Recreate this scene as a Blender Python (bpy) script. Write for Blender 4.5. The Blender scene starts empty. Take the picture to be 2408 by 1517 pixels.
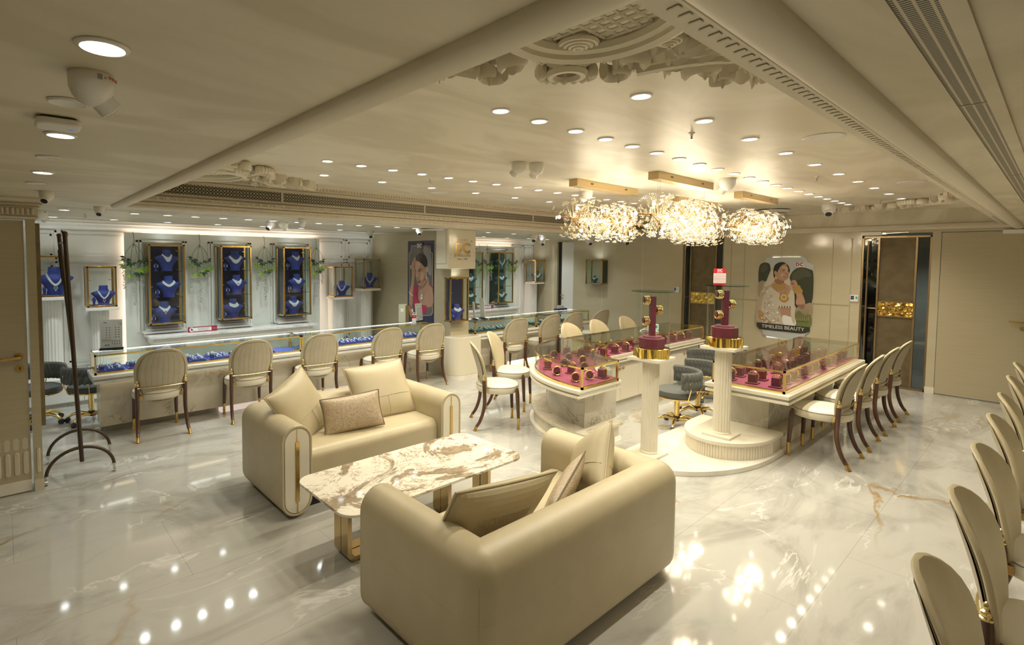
import bpy, math, random
from mathutils import Vector, Matrix
PI = math.pi
rnd = random.Random(11)
S = bpy.context.scene
COL = S.collection
# ---------------------------------------------------------------- camera, world, exposure
HC = 1.85
ya, pi_, ro, fpx = 0.871021364, -0.0507063589, 0.00579363098, 1228.80898
Fw = Vector((math.cos(ya)*math.cos(pi_), math.sin(ya)*math.cos(pi_), math.sin(pi_)))
Rt = Vector((math.sin(ya), -math.cos(ya), 0))
Up = Rt.cross(Fw)
R2 = Rt*math.cos(ro)+Up*math.sin(ro)
U2 = -Rt*math.sin(ro)+Up*math.cos(ro)
cam = bpy.data.cameras.new('camera')
cam.sensor_width = 36.0
cam.lens = fpx/2408*36
cam.shift_x = 162.650194/2408
cam.shift_y = -86.7562827/2408
cam.clip_start = 0.02
co = bpy.data.objects.new('camera', cam)
COL.objects.link(co)
co.matrix_world = Matrix(((R2.x, U2.x, -Fw.x, 0), (R2.y, U2.y, -Fw.y, 0), (R2.z, U2.z, -Fw.z, HC), (0, 0, 0, 1)))
S.camera = co
w = bpy.data.worlds.new('world')
S.world = w
w.use_nodes = True
w.node_tree.nodes['Background'].inputs[0].default_value = (.9, .8, .6, 1)
w.node_tree.nodes['Background'].inputs[1].default_value = .02
S.view_settings.view_transform = 'Standard'
S.view_settings.look = 'None'
S.view_settings.gamma = 1
S.view_settings.use_curve_mapping = False
S.view_settings.exposure = -0.68
S.cycles.max_bounces = 7
S.cycles.diffuse_bounces = 4
S.cycles.glossy_bounces = 4
S.cycles.transmission_bounces = 4
S.cycles.transparent_max_bounces = 24
S.cycles.caustics_reflective = False
S.cycles.caustics_refractive = False
S.cycles.sample_clamp_indirect = 6
LW = 1.0     # overall lamp power
WARM = (1, .915, .74)
COOL = (.93, 1, .98)

# ---------------------------------------------------------------- materials
MATS = {}
def N(nt, t, **k):
    n = nt.nodes.new(t)
    for a, b in k.items():
        if hasattr(n, a): setattr(n, a, b)
        else: n.inputs[a].default_value = b
    return n
def mat(name, col, rough=.5, metal=0.0, coat=0.0, emit=None, es=0, spec=None, sheen=0):
    m = bpy.data.materials.new(name)
    m.use_nodes = True
    b = m.node_tree.nodes['Principled BSDF']
    b.inputs['Base Color'].default_value = (*col, 1)
    b.inputs['Roughness'].default_value = rough
    b.inputs['Metallic'].default_value = metal
    b.inputs['Coat Weight'].default_value = coat
    b.inputs['Coat Roughness'].default_value = .08
    if spec is not None: b.inputs['Specular IOR Level'].default_value = spec
    if sheen: b.inputs['Sheen Weight'].default_value = sheen
    if emit:
        b.inputs['Emission Color'].default_value = (*emit, 1)
        b.inputs['Emission Strength'].default_value = es
    MATS[name] = m
    return m
def coords(nt, scale, rot=(0, 0, 0), world=False):
    if world:
        tc = N(nt, 'ShaderNodeNewGeometry'); out = tc.outputs['Position']
    else:
        tc = N(nt, 'ShaderNodeTexCoord'); out = tc.outputs['Object']
    mp = N(nt, 'ShaderNodeMapping')
    mp.inputs['Scale'].default_value = scale
    mp.inputs['Rotation'].default_value = rot
    nt.links.new(out, mp.inputs['Vector'])
    return mp.outputs['Vector']
def ramp(nt, fac, stops):
    r = N(nt, 'ShaderNodeValToRGB')
    e = r.color_ramp.elements
    while len(e) < len(stops): e.new(.5)
    for i, (p, c) in enumerate(stops):
        e[i].position = p; e[i].color = (*c, 1)
    nt.links.new(fac, r.inputs[0])
    return r.outputs[0]
def noisy(name, stops, scale, rough=.5, detail=5, dist=0, bump=0, bscale=None, metal=0, coat=0, world=False, rot=(0, 0, 0), sheen=0, spec=None):
    m = mat(name, stops[0][1], rough, metal, coat, sheen=sheen, spec=spec)
    nt = m.node_tree; b = nt.nodes['Principled BSDF']
    v = coords(nt, scale if isinstance(scale, tuple) else (scale,)*3, rot, world)
    n = N(nt, 'ShaderNodeTexNoise', Detail=detail, Distortion=dist); n.inputs['Scale'].default_value = 1
    nt.links.new(v, n.inputs['Vector'])
    nt.links.new(ramp(nt, n.outputs[0], stops), b.inputs['Base Color'])
    if bump:
        n2 = n
        if bscale:
            n2 = N(nt, 'ShaderNodeTexNoise', Detail=3); n2.inputs['Scale'].default_value = 1
            nt.links.new(coords(nt, bscale if isinstance(bscale, tuple) else (bscale,)*3, (0, 0, 0), world), n2.inputs['Vector'])
        bp = N(nt, 'ShaderNodeBump', Strength=bump, Distance=.01)
        nt.links.new(n2.outputs[0], bp.inputs['Height'])
        nt.links.new(bp.outputs[0], b.inputs['Normal'])
    return m
def mixc(nt, a, b, fac, mode='MIX'):
    x = N(nt, 'ShaderNodeMix', data_type='RGBA', blend_type=mode)
    for s, i in ((a, 6), (b, 7)):
        if isinstance(s, tuple): x.inputs[i].default_value = (*s, 1)
        else: nt.links.new(s, x.inputs[i])
    if isinstance(fac, (int, float)): x.inputs[0].default_value = fac
    else: nt.links.new(fac, x.inputs[0])
    return x.outputs[2]
def marble(name, base, cloud, vein, rough, scale=1.0, vein2=None, vw=.02, joints=None, rot=.6, stretch=1.0, world=True):
    """polished stone: clouds, a family of long thin veins, optional slab joints"""
    m = mat(name, base, rough)
    nt = m.node_tree; b = nt.nodes['Principled BSDF']
    v = coords(nt, (scale, scale*stretch, scale), (0, 0, rot), world)
    n = N(nt, 'ShaderNodeTexNoise', Detail=8, Distortion=1.3, Roughness=.62); n.inputs['Scale'].default_value = 1.6
    nt.links.new(v, n.inputs['Vector'])
    c = ramp(nt, n.outputs[0], [(.3, cloud), (.5, base), (.72, tuple(min(1, x*1.07) for x in base))])
    def veins(sc, ds, wd, col, c):
        nn = N(nt, 'ShaderNodeTexNoise', Detail=6, Distortion=ds, Roughness=.55); nn.inputs['Scale'].default_value = sc
        nt.links.new(v, nn.inputs['Vector'])
        s = N(nt, 'ShaderNodeMath', operation='SUBTRACT'); s.inputs[1].default_value = .5
        nt.links.new(nn.outputs[0], s.inputs[0])
        a = N(nt, 'ShaderNodeMath', operation='ABSOLUTE'); nt.links.new(s.outputs[0], a.inputs[0])
        f = ramp(nt, a.outputs[0], [(0, (1, 1, 1)), (wd, (0, 0, 0))])
        n3 = N(nt, 'ShaderNodeTexNoise', Detail=2); n3.inputs['Scale'].default_value = sc*1.7
        nt.links.new(v, n3.inputs['Vector'])
        g = ramp(nt, n3.outputs[0], [(.5, (0, 0, 0)), (.62, (1, 1, 1))])
        mm = N(nt, 'ShaderNodeMath', operation='MULTIPLY'); nt.links.new(f, mm.inputs[0]); nt.links.new(g, mm.inputs[1])
        return mixc(nt, c, col, mm.outputs[0])
    c = veins(.5, .7, vw, vein, c)
    if vein2: c = veins(1.4, 1.8, vw*1.3, vein2, c)
    if joints:
        br = N(nt, 'ShaderNodeTexBrick', offset=.5)
        br.inputs['Scale'].default_value = 1; br.inputs['Mortar Size'].default_value = .0016
        br.inputs['Brick Width'].default_value = joints[0]; br.inputs['Row Height'].default_value = joints[1]
        br.inputs['Color1'].default_value = br.inputs['Color2'].default_value = (1, 1, 1, 1)
        br.inputs['Mortar'].default_value = (.72, .69, .62, 1)
        nt.links.new(coords(nt, (1, 1, 1), (0, 0, 0), True), br.inputs['Vector'])
        c = mixc(nt, c, br.outputs[0], 1.0, 'MULTIPLY')
    nt.links.new(c, b.inputs['Base Color'])
    return m
def glass(name, tint=(.96, .99, .98), refl=.9):
    m = bpy.data.materials.new(name); m.use_nodes = True
    nt = m.node_tree; nt.nodes.clear()
    o = N(nt, 'ShaderNodeOutputMaterial'); t = N(nt, 'ShaderNodeBsdfTransparent'); g = N(nt, 'ShaderNodeBsdfGlossy')
    t.inputs[0].default_value = (*tint, 1); g.inputs['Roughness'].default_value = .02
    g.inputs['Color'].default_value = (refl, refl, refl, 1)
    lw = N(nt, 'ShaderNodeLayerWeight'); lw.inputs[0].default_value = .5
    pw = N(nt, 'ShaderNodeMath', operation='POWER'); pw.inputs[1].default_value = 5; nt.links.new(lw.outputs['Facing'], pw.inputs[0])
    f = N(nt, 'ShaderNodeMath', operation='MULTIPLY_ADD'); f.inputs[1].default_value = .95; f.inputs[2].default_value = .035; nt.links.new(pw.outputs[0], f.inputs[0])
    mx = N(nt, 'ShaderNodeMixShader')
    nt.links.new(f.outputs[0], mx.inputs[0]); nt.links.new(t.outputs[0], mx.inputs[1]); nt.links.new(g.outputs[0], mx.inputs[2])
    nt.links.new(mx.outputs[0], o.inputs[0])
    MATS[name] = m
    return m
def emis(name, col, st):
    m = bpy.data.materials.new(name); m.use_nodes = True
    nt = m.node_tree; nt.nodes.clear()
    o = N(nt, 'ShaderNodeOutputMaterial'); e = N(nt, 'ShaderNodeEmission', Strength=st)
    e.inputs[0].default_value = (*col, 1)
    nt.links.new(e.outputs[0], o.inputs[0])
    MATS[name] = m
    return m

noisy('plaster', [(.42, (.65, .59, .44)), (.58, (.77, .71, .56))], (.9, 2.0, 1.5), .42, 6, 1.2, world=True, rot=(0, 0, -.75), spec=.3)
noisy('plaster_tray', [(.42, (.70, .645, .505)), (.58, (.82, .77, .63))], (.9, 2.2, 1.5), .38, 6, 1.2, world=True, rot=(0, 0, -.75), spec=.35)
mat('gypsum', (.76, .70, .56), .5); mat('joint', (.42, .355, .22), .4)
mat('cream_trim', (.62, .56, .43), .4)
noisy('wall_cream', [(.4, (.46, .405, .27)), (.6, (.49, .43, .295))], (2, 2, 90), .3, 3, world=True)
noisy('wall_gloss', [(.35, (.52, .46, .32)), (.65, (.56, .50, .355))], (1.2, 1.2, 3), .1, 5, 1, world=True)
noisy('wall_white', [(.4, (.78, .78, .74)), (.6, (.82, .82, .78))], 1.5, .35, 4, world=True)
mat('panel_white', (.82, .82, .78), .35)
marble('floor_marble', (.50, .49, .45), (.33, .32, .285), (.36, .24, .10), .06, .55, (.70, .685, .64), .012, (1.6, .8), rot=.35, stretch=2.0)
marble('grey_marble', (.52, .49, .42), (.38, .36, .31), (.66, .62, .54), .25, 1.3, (.30, .26, .20), .015)
marble('cream_marble', (.66, .60, .48), (.50, .45, .36), (.78, .74, .64), .22, 1.2, (.36, .27, .16), .012)
marble('white_marble', (.80, .80, .77), (.64, .65, .64), (.5, .5, .5), .2, 2.2, None, .03)
marble('bath_marble', (.80, .76, .67), (.68, .63, .53), (.60, .52, .38), .22, 1.6, None, .02)
marble('panel_marble', (.80, .83, .79), (.72, .75, .71), (.84, .85, .82), .14, .8, None, .01)
mat('ivory', (.74, .69, .56), .35)
mat('ivory_gloss', (.70, .65, .51), .12)
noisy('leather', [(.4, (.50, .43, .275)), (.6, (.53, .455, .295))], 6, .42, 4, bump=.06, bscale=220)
noisy('leather_back_shade', [(.4, (.45, .395, .28)), (.6, (.48, .42, .30))], 9, .5, 4, bump=.08, bscale=260)  # stone-toned outer back, colour darkened for facing away from the light
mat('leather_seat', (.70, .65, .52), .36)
mat('seam', (.20, .165, .105), .7); mat('seam_soft', (.40, .34, .225), .6)
noisy('brocade', [(.42, (.40, .31, .20)), (.58, (.56, .45, .31))], (30, 30, 60), .42, 4, 3.5, bump=.2)
noisy('linen', [(.4, (.40, .32, .21)), (.6, (.58, .49, .35))], (260, 30, 260), .8, 2)
noisy('wood_dark', [(.35, (.055, .022, .012)), (.65, (.12, .05, .028))], (40, 40, 4), .28, 4, 1, coat=.3)
mat('brass', (.66, .45, .16), .2, 1)
mat('brass_light', (.86, .70, .36), .22, 1)
mat('gold', (.95, .70, .28), .16, 1)
mat('gold_mirror', (.93, .70, .22), .05, 1)
noisy('bronze', [(.4, (.22, .17, .095)), (.6, (.27, .21, .12))], 8, .38, 3, metal=.35)
mat('bronze_frame', (.34, .25, .14), .3, .85)
mat('table_brass', (.60, .46, .25), .2, 1)
mat('steel', (.72, .72, .70), .25, 1)
mat('dark_metal', (.085, .06, .042), .35, .6)
mat('black', (.014, .014, .015), .35)
mat('rubber', (.045, .047, .045), .5)
mat('white_plastic', (.82, .80, .74), .32)
mat('white_paper', (.86, .86, .84), .6)
mat('red_print', (.60, .02, .045), .5)
mat('maroon_print', (.33, .02, .06), .45)
mat('ink', (.05, .05, .06), .6)
mat('ink_grey', (.30, .31, .33), .6)
mat('grey_velvet', (.085, .088, .080), .7, sheen=.08)
noisy('navy_velvet', [(.4, (.014, .030, .24)), (.6, (.020, .042, .31))], 30, .6, 3, sheen=.1)
mat('navy_dark', (.008, .014, .075), .8)
noisy('blue_tray', [(.4, (.035, .075, .40)), (.6, (.045, .09, .45))], 30, .7, 3, sheen=.1)
mat('green_velvet', (.012, .085, .095), .6, sheen=.1)
mat('green_dark', (.008, .035, .042), .75)
mat('maroon_velvet', (.14, .012, .03), .6, sheen=.1)
mat('pink_velvet', (.30, .016, .075), .7, sheen=.15)
noisy('diamond', [(.32, (.55, .56, .60)), (.5, (.96, .96, .98))], 300, .12, 2)
mat('emerald', (.01, .30, .16), .1)
mat('ruby', (.45, .01, .05), .1)
glass('glass_clear'); glass('glass_edge', (.72, .90, .86)); glass('glass_smoke', (.62, .64, .62), .8); glass('acrylic', (.97, .98, .98))
emis('lamp_warm', (1, .93, .80), 16); emis('lamp_cool', (.95, 1, 1), 16); emis('led_white', (.95, 1, .98), 9)
emis('led_pink', (1, .74, .56), 8); emis('led_warm', (1, .78, .50), 5); emis('bulb', (1, .92, .76), 38); emis('screen_green', (.1, .8, .5), .6)
emis('screen_blue', (.1, .2, .9), .8); emis('alabaster_lit', (1, .80, .66), 1.1)
mat('lamp_off', (.62, .58, .48), .4)
noisy('leaf_green', [(.4, (.22, .42, .03)), (.6, (.40, .58, .08))], 20, .5, 2)
noisy('leaf_dark', [(.4, (.02, .065, .018)), (.6, (.05, .12, .03))], 20, .45, 2)
mat('stem_green', (.16, .22, .05), .6)
mat('blossom', (.84, .85, .80), .6)
mat('skin', (.40, .22, .13), .5); mat('hair_black', (.010, .009, .009), .5); mat('cloth_black', (.016, .017, .022), .8)

# ---------------------------------------------------------------- mesh builder
class B:
    """collects shapes, then links them as ONE mesh object"""
    def __init__(s): s.v = []; s.f = []; s.m = []; s.k = 0; s.T = None
    def add(s, vs, fs):
        o = len(s.v)
        s.v += [tuple(s.T @ Vector(p)) if s.T else tuple(p) for p in vs]
        s.f += [tuple(i+o for i in f) for f in fs]
        s.m += [s.k]*len(fs)
        return s
    def box(s, x0, y0, z0, x1, y1, z1):
        v = [(x, y, z) for z in (z0, z1) for y in (y0, y1) for x in (x0, x1)]
        return s.add(v, [(0, 2, 3, 1), (4, 5, 7, 6), (0, 1, 5, 4), (2, 6, 7, 3), (0, 4, 6, 2), (1, 3, 7, 5)])
    def cb(s, c, d): return s.box(*(c[i]-d[i]/2 for i in range(3)), *(c[i]+d[i]/2 for i in range(3)))
    def prism(s, pts, z0, z1, cap=True):
        n = len(pts)
        v = [(x, y, z0) for x, y in pts]+[(x, y, z1) for x, y in pts]
        f = [(i, (i+1) % n, n+(i+1) % n, n+i) for i in range(n)]
        if cap: f += [tuple(range(n))[::-1], tuple(range(n, 2*n))]
        return s.add(v, f)
    def rings(s, rs, closed=True, c0=True, c1=True):
        n = len(rs[0]); v = [p for r in rs for p in r]; f = []
        for i in range(len(rs)-1):
            for j in range(n if closed else n-1):
                k = (j+1) % n
                f.append((i*n+j, i*n+k, (i+1)*n+k, (i+1)*n+j))
        if closed and c0: f.append(tuple(range(n))[::-1])
        if closed and c1: f.append(tuple(range((len(rs)-1)*n, len(rs)*n)))
        return s.add(v, f)
    def lathe(s, prof, n=20, c=(0, 0, 0), sx=1, sy=1):
        return s.rings([[(c[0]+r*sx*math.cos(2*PI*j/n), c[1]+r*sy*math.sin(2*PI*j/n), c[2]+z) for j in range(n)] for r, z in prof])
    def cyl(s, x, y, z0, z1, r, n=20, r2=None): return s.lathe([(r, z0), (r if r2 is None else r2, z1)], n, (x, y, 0))
    def tube(s, pts, r, n=8, closed=False, flat=1.0):
        P = [Vector(p) for p in pts]; rs = []; m = len(P); up = None
        for i, p in enumerate(P):
            a = P[(i-1) % m] if closed or i else P[0]; b = P[(i+1) % m] if closed or i < m-1 else P[-1]
            t = (b-a).normalized() if (b-a).length > 1e-9 else Vector((0, 0, 1))
            if up is None: up = Vector((0, 0, 1)) if abs(t.z) < .9 else Vector((1, 0, 0))
            x = t.cross(up)
            if x.length < 1e-6: x = t.cross(Vector((1, 0, 0)))
            x.normalize(); y = x.cross(t); up = y
            ri = r[i] if isinstance(r, (list, tuple)) else r
            rs.append([tuple(p+x*ri*math.cos(2*PI*j/n)+y*ri*flat*math.sin(2*PI*j/n)) for j in range(n)])
        if closed: return s.rings(rs+[rs[0]], True, False, False)
        return s.rings(rs)
    def ell(s, c, r, n=10, m=6):
        return s.rings([[(c[0]+r[0]*math.sin(PI*i/m)*math.cos(2*PI*j/n), c[1]+r[1]*math.sin(PI*i/m)*math.sin(2*PI*j/n), c[2]-r[2]*math.cos(PI*i/m)) for j in range(n)] for i in [.12]+list(range(1, m))+[m-.12]])
    def octa(s, c, r):
        x, y, z = c
        return s.add([(x+r, y, z), (x, y+r, z), (x-r, y, z), (x, y-r, z), (x, y, z+r), (x, y, z-r)], [(0, 1, 4), (1, 2, 4), (2, 3, 4), (3, 0, 4), (1, 0, 5), (2, 1, 5), (3, 2, 5), (0, 3, 5)])
    def torus(s, c, R, r, n=24, m=8, ax='z', sx=1, sy=1):
        pts = []
        for i in range(n):
            a = 2*PI*i/n; u, v = R*sx*math.cos(a), R*sy*math.sin(a)
            pts.append((c[0]+u, c[1]+v, c[2]) if ax == 'z' else (c[0]+u, c[1], c[2]+v) if ax == 'y' else (c[0], c[1]+u, c[2]+v))
        return s.tube(pts, r, m, True)
    def sweep(s, prof, path, closed=False):
        """prof: (offset to the left of travel, z); path: xy points, mitred"""
        P = [Vector((p[0], p[1], 0)) for p in path]; m = len(P); rs = []
        for i, p in enumerate(P):
            a = P[(i-1) % m] if closed or i else None; b = P[(i+1) % m] if closed or i < m-1 else None
            d1 = (p-a).normalized() if a is not None else None; d2 = (b-p).normalized() if b is not None else None
            d1 = d1 or d2; d2 = d2 or d1
            n1 = Vector((-d1.y, d1.x, 0)); n2 = Vector((-d2.y, d2.x, 0)); n = (n1+n2).normalized(); k = 1/max(.3, n.dot(n1))
            rs.append([tuple(p+n*(o*k)+Vector((0, 0, z))) for o, z in prof])
        if closed: return s.rings(rs+[rs[0]], True, False, False)
        return s.rings(rs)
    def obj(s, name, m, par=None, smooth=False, bev=0, seg=2, sub=0, loc=None, ang=40):
        me = bpy.data.meshes.new(name)
        me.from_pydata(s.v, [], s.f)
        ms = m if isinstance(m, (list, tuple)) else [m]
        for q in ms: me.materials.append(MATS[q])
        if len(ms) > 1: me.polygons.foreach_set('material_index', s.m)
        if smooth: me.polygons.foreach_set('use_smooth', [True]*len(s.f))
        me.update()
        o = bpy.data.objects.new(name, me); COL.objects.link(o)
        if par: o.parent = par
        if loc: o.location = loc
        if bev:
            q = o.modifiers.new('bevel', 'BEVEL'); q.width = bev; q.segments = seg; q.limit_method = 'ANGLE'; q.angle_limit = math.radians(ang)
            me.polygons.foreach_set('use_smooth', [True]*len(s.f))
            q.harden_normals = True
        if sub:
            q = o.modifiers.new('subdivision', 'SUBSURF'); q.levels = q.render_levels = sub
        if smooth == 'a' or (smooth and not sub and not bev):
            try: me.set_sharp_from_angle(angle=math.radians(ang))
            except Exception: pass
        return o
def box(name, m, a, b, par=None, bev=0, seg=2): return B().box(*a, *b).obj(name, m, par, bev=bev, seg=seg)
def tag(o, label, cat, group=None, kind=None):
    o['label'] = label; o['category'] = cat
    if group: o['group'] = group
    if kind: o['kind'] = kind
    return o
def thing(name, label, cat, loc=(0, 0, 0), rz=0, group=None, rot=None):
    o = bpy.data.objects.new(name, None); COL.objects.link(o)
    o.empty_display_size = .05
    o.location = loc; o.rotation_euler = rot or (0, 0, rz)
    return tag(o, label, cat, group)
def dup(root, loc, rz=None, label=None, group=None, scale=None):
    r = root.copy(); COL.objects.link(r); r.location = loc
    if rz is not None: r.rotation_euler = (0, 0, rz) if isinstance(rz, (int, float)) else rz
    if label: r['label'] = label
    if group: r['group'] = group
    if scale: r.scale = scale
    for ch in list(root.children):
        c = ch.copy(); COL.objects.link(c); c.parent = r
        for g in list(ch.children):
            d = g.copy(); COL.objects.link(d); d.parent = c
    return r
def struct(o): o['kind'] = 'structure'; return o
W1R = (PI/2, 0, 0)            # local x right, y up, z out of a surface that faces -Y
W2R = (PI/2, 0, -PI/2)        # the same on a surface that faces -X
def text(name, body, size, loc, m, par=None, rot=(0, 0, 0), ex=.001, align='CENTER', space=1.0, shear=0, bold=0):
    c = bpy.data.curves.new(name, 'FONT'); c.body = body; c.size = size; c.extrude = ex; c.align_x = align; c.align_y = 'CENTER'
    c.space_character = space; c.offset = bold; c.shear = shear; c.resolution_u = 3
    c.materials.append(MATS[m])
    q = bpy.data.objects.new(name, c); COL.objects.link(q); bpy.context.view_layer.update()
    me = bpy.data.meshes.new_from_object(q.evaluated_get(bpy.context.evaluated_depsgraph_get())); bpy.data.objects.remove(q)
    if not len(me.materials): me.materials.append(MATS[m])
    o = bpy.data.objects.new(name, me); COL.objects.link(o); o.location = loc; o.rotation_euler = rot
    if par: o.parent = par
    return o
ORD = ['zeroth', 'first', 'second', 'third', 'fourth', 'fifth', 'sixth', 'seventh', 'eighth', 'ninth', 'tenth', 'eleventh', 'twelfth', 'thirteenth', 'fourteenth', 'fifteenth', 'sixteenth', 'seventeenth', 'eighteenth', 'nineteenth', 'twentieth', 'twenty-first', 'twenty-second']
def arc(cx, cy, rx, ry, a0, a1, n): return [(cx+rx*math.cos(math.radians(a0+(a1-a0)*i/n)), cy+ry*math.sin(math.radians(a0+(a1-a0)*i/n))) for i in range(n+1)]
def rrect(x0, y0, x1, y1, r, n=6):
    return arc(x1-r, y0+r, r, r, -90, 0, n)+arc(x1-r, y1-r, r, r, 0, 90, n)+arc(x0+r, y1-r, r, r, 90, 180, n)+arc(x0+r, y0+r, r, r, 180, 270, n)
def spline(pts, n=6, closed=True):
    out = []; m = len(pts)
    for i in range(m if closed else m-1):
        p = [Vector(pts[(i+k) % m] if closed else pts[min(max(i+k, 0), m-1)]) for k in (-1, 0, 1, 2)]
        for j in range(n):
            t = j/n
            out.append(tuple(.5*((2*p[1])+(p[2]-p[0])*t+(2*p[0]-5*p[1]+4*p[2]-p[3])*t*t+(3*p[1]-p[0]-3*p[2]+p[3])*t**3)))
    if not closed: out.append(tuple(pts[-1]))
    return out

# ---------------------------------------------------------------- shell of the room
LC, TC = 2.31, 2.65          # lower ceiling, tray ceiling
TX0, TX1, TY0, TY1 = .85, 9.9, .45, 5.436
W1, W2 = 8.4, 9.95
struct(B().box(-2.4, -2.6, -.1, 12.2, 8.6, 0).obj('floor', 'floor_marble'))
b = B()
b.box(-2.4, -2.6, LC, TX0, 8.6, TC+.15).box(TX0, -2.6, LC, 10.1, TY0, TC+.15).box(TX0, TY1, LC, 10.1, 8.6, TC+.15).box(TX1, TY0, LC, 10.1, TY1, TC+.15)
struct(b.obj('ceiling', 'plaster'))
struct(box('ceiling_tray', 'plaster_tray', (TX0, TY0, TC), (TX1, TY1, TC+.15)))
struct(box('ceiling_vestibule', 'gypsum', (10.1, -.5, 2.4), (12.2, 6.5, 2.5)))
struct(box('wall_back', 'wall_white', (-.5, W1, 0), (10.1, W1+.15, LC)))
b = B()
for y0, y1 in ((-2.6, .22), (1.11, 1.2), (1.98, 3.96), (4.70, 7.2), (7.66, 8.4)): b.box(W2, y0, 0, 10.1, y1, LC)
for y0, y1 in ((.22, 1.11), (1.2, 1.98), (3.96, 4.70), (7.2, 7.66)): b.box(W2, y0, 2.265, 10.1, y1, LC)
struct(b.obj('wall_right', 'wall_gloss'))
struct(box('wall_left', 'wall_cream', (-2.4, -2.6, 0), (-2.25, 8.6, LC)))
struct(box('wall_front', 'wall_cream', (-2.4, -2.6, 0), (10.1, -2.45, LC)))
struct(B().box(12.05, -.5, 0, 12.2, 6.5, 2.4).box(10.1, -.6, 0, 12.2, -.5, 2.4).box(10.1, 6.5, 0, 12.2, 6.6, 2.4).obj('wall_vestibule', 'wall_white'))
# the near left partition with its flush door
b = B().box(.145, 5.16, 0, .20, 5.34, 2.14).box(-2.25, 5.16, 2.14, .20, 5.34, LC).box(-2.25, 5.16, 0, -.80, 5.34, 2.14)
struct(b.obj('wall_partition', 'wall_cream'))
struct(box('wall_return', 'wall_white', (-.45, 5.34, 0), (-.35, W1, LC)))
struct(box('wall_return_door', 'bronze', (.205, 5.36, .46), (.236, 5.44, 2.12)))
d = struct(B().box(-.79, 5.175, .012, .128, 5.22, 2.128).obj('door_1', 'wall_cream', bev=.002))
b = B()
for i in range(16):
    x = .095-i*.055
    if x < -.75: break
    for z0, z1, dp in ((.145, .33, .010), (.345, .44, -.004)):
        pts = arc(x, z1-.017, .017, .017, 0, 180, 6)+arc(x, z0+.017, .017, .017, 180, 360, 6)
        b.rings([[(p[0], 5.175-.0005, p[1]) for p in pts], [(x+(p[0]-x)*.7, 5.175-dp*.6, (z0+z1)/2+(p[1]-(z0+z1)/2)*.95) for p in pts]])
b.obj('fluted_kick_panel', 'cream_trim', d, smooth=True)
box('skirting', 'bath_marble', (-.79, 5.168, .012), (.128, 5.176, .10), d)
hd = B().tube([(.075, 5.17, 1.075), (.075, 5.115, 1.075)], .011, 10).tube([(.085, 5.115, 1.075), (-.06, 5.115, 1.07)], [.012, .0105], 12).obj('handle', 'brass', d, smooth=True)
B().tube([(.075, 5.176, 1.075), (.075, 5.165, 1.075)], .027, 20).obj('rose', 'brass', hd, smooth='a')
k = B().tube([(.078, 5.176, .985), (.078, 5.166, .985)], .025, 20).obj('keyhole_plate', 'brass', d, smooth='a')
B().tube([(.078, 5.167, .99), (.078, 5.164, .99)], .006, 10).box(.0755, 5.1635, .972, .0805, 5.167, .99).obj('keyhole', 'black', k)
b = B()
pts = arc(.173, .33, .013, .013, 0, 180, 6)+arc(.173, .16, .013, .013, 180, 360, 6)
b.rings([[(p[0], 5.1605, p[1]) for p in pts], [(.173+(p[0]-.173)*.6, 5.154, p[1]) for p in pts]])
struct(b.box(.145, 5.15, 0, .205, 5.16, .09).obj('trim_1', 'cream_trim'))
# classical cornice above the partition: stepped mouldings and a fluted frieze
prof = [(0, 2.14), (.012, 2.14), (.025, 2.155), (.012, 2.165), (.02, 2.17), (.02, 2.222), (.032, 2.23), (.02, 2.24), (.05, 2.25), (.04, 2.262), (.065, 2.27), (.085, 2.29), (.085, 2.30), (.10, LC), (0, LC)]
b = B().sweep([(-o, z) for o, z in prof], [(-2.2, 5.16), (.20, 5.16), (.20, 5.34)])
for i in range(26):
    x = .185-i*.03
    b.tube([(x, 5.138, 2.174), (x, 5.138, 2.218)], .0125, 8)
struct(b.obj('trim_2', 'cream_trim', smooth=True, ang=25))

# ceiling mouldings
def halfround(w, h, n=8): return [(w/2*math.cos(PI*i/n)-w/2, -h*math.sin(PI*i/n)) for i in range(n+1)]
b = B()
pf = [(.0, LC+.03), (.0, LC-.014)]+[(-.012-.010*math.cos(q), LC-.014-.010*math.sin(q)) for q in [PI*k/6 for k in range(7)]][::-1][::-1]
pf = [(0, LC+.03), (0, LC-.012), (-.004, LC-.016), (-.010, LC-.016), (-.013, LC-.012)]+[(-.013-.05*(1-math.cos(q)), LC-.012-.020*math.sin(q)) for q in [PI/2*k/6 for k in range(7)]]+[(-.063-.045*math.sin(q), LC-.032*math.cos(q)) for q in [PI/2*k/8 for k in range(1, 9)]]+[(-.108, LC+.03)]
b.sweep([(-o, z) for o, z in pf], [(TX0, 5.45), (TX0, TY0), (TX1, TY0)][::-1])
struct(b.obj('trim_3', 'gypsum', smooth=True, ang=50))
b = B()
b.box(TX0, TY0, LC+.03, TX1, TY0+.10, LC+.075)
b.k = 0
for i in range(196):
    x = TX0+.15+i*.046
    b.prism([(x, TY0+.045), (x+.02, TY0+.045), (x+.015, TY0+.072), (x+.004, TY0+.072)], LC+.026, LC+.03)
b.box(TX0, TY0, LC+.03, TX0+.05, TY1, LC+.06)
for i in range(80): b.box(TX0+.02, TY0+.12+i*.06, LC+.018, TX0+.04, TY0+.152+i*.06, LC+.03)
struct(b.obj('trim_4', 'gypsum', bev=.003, seg=1))
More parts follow.
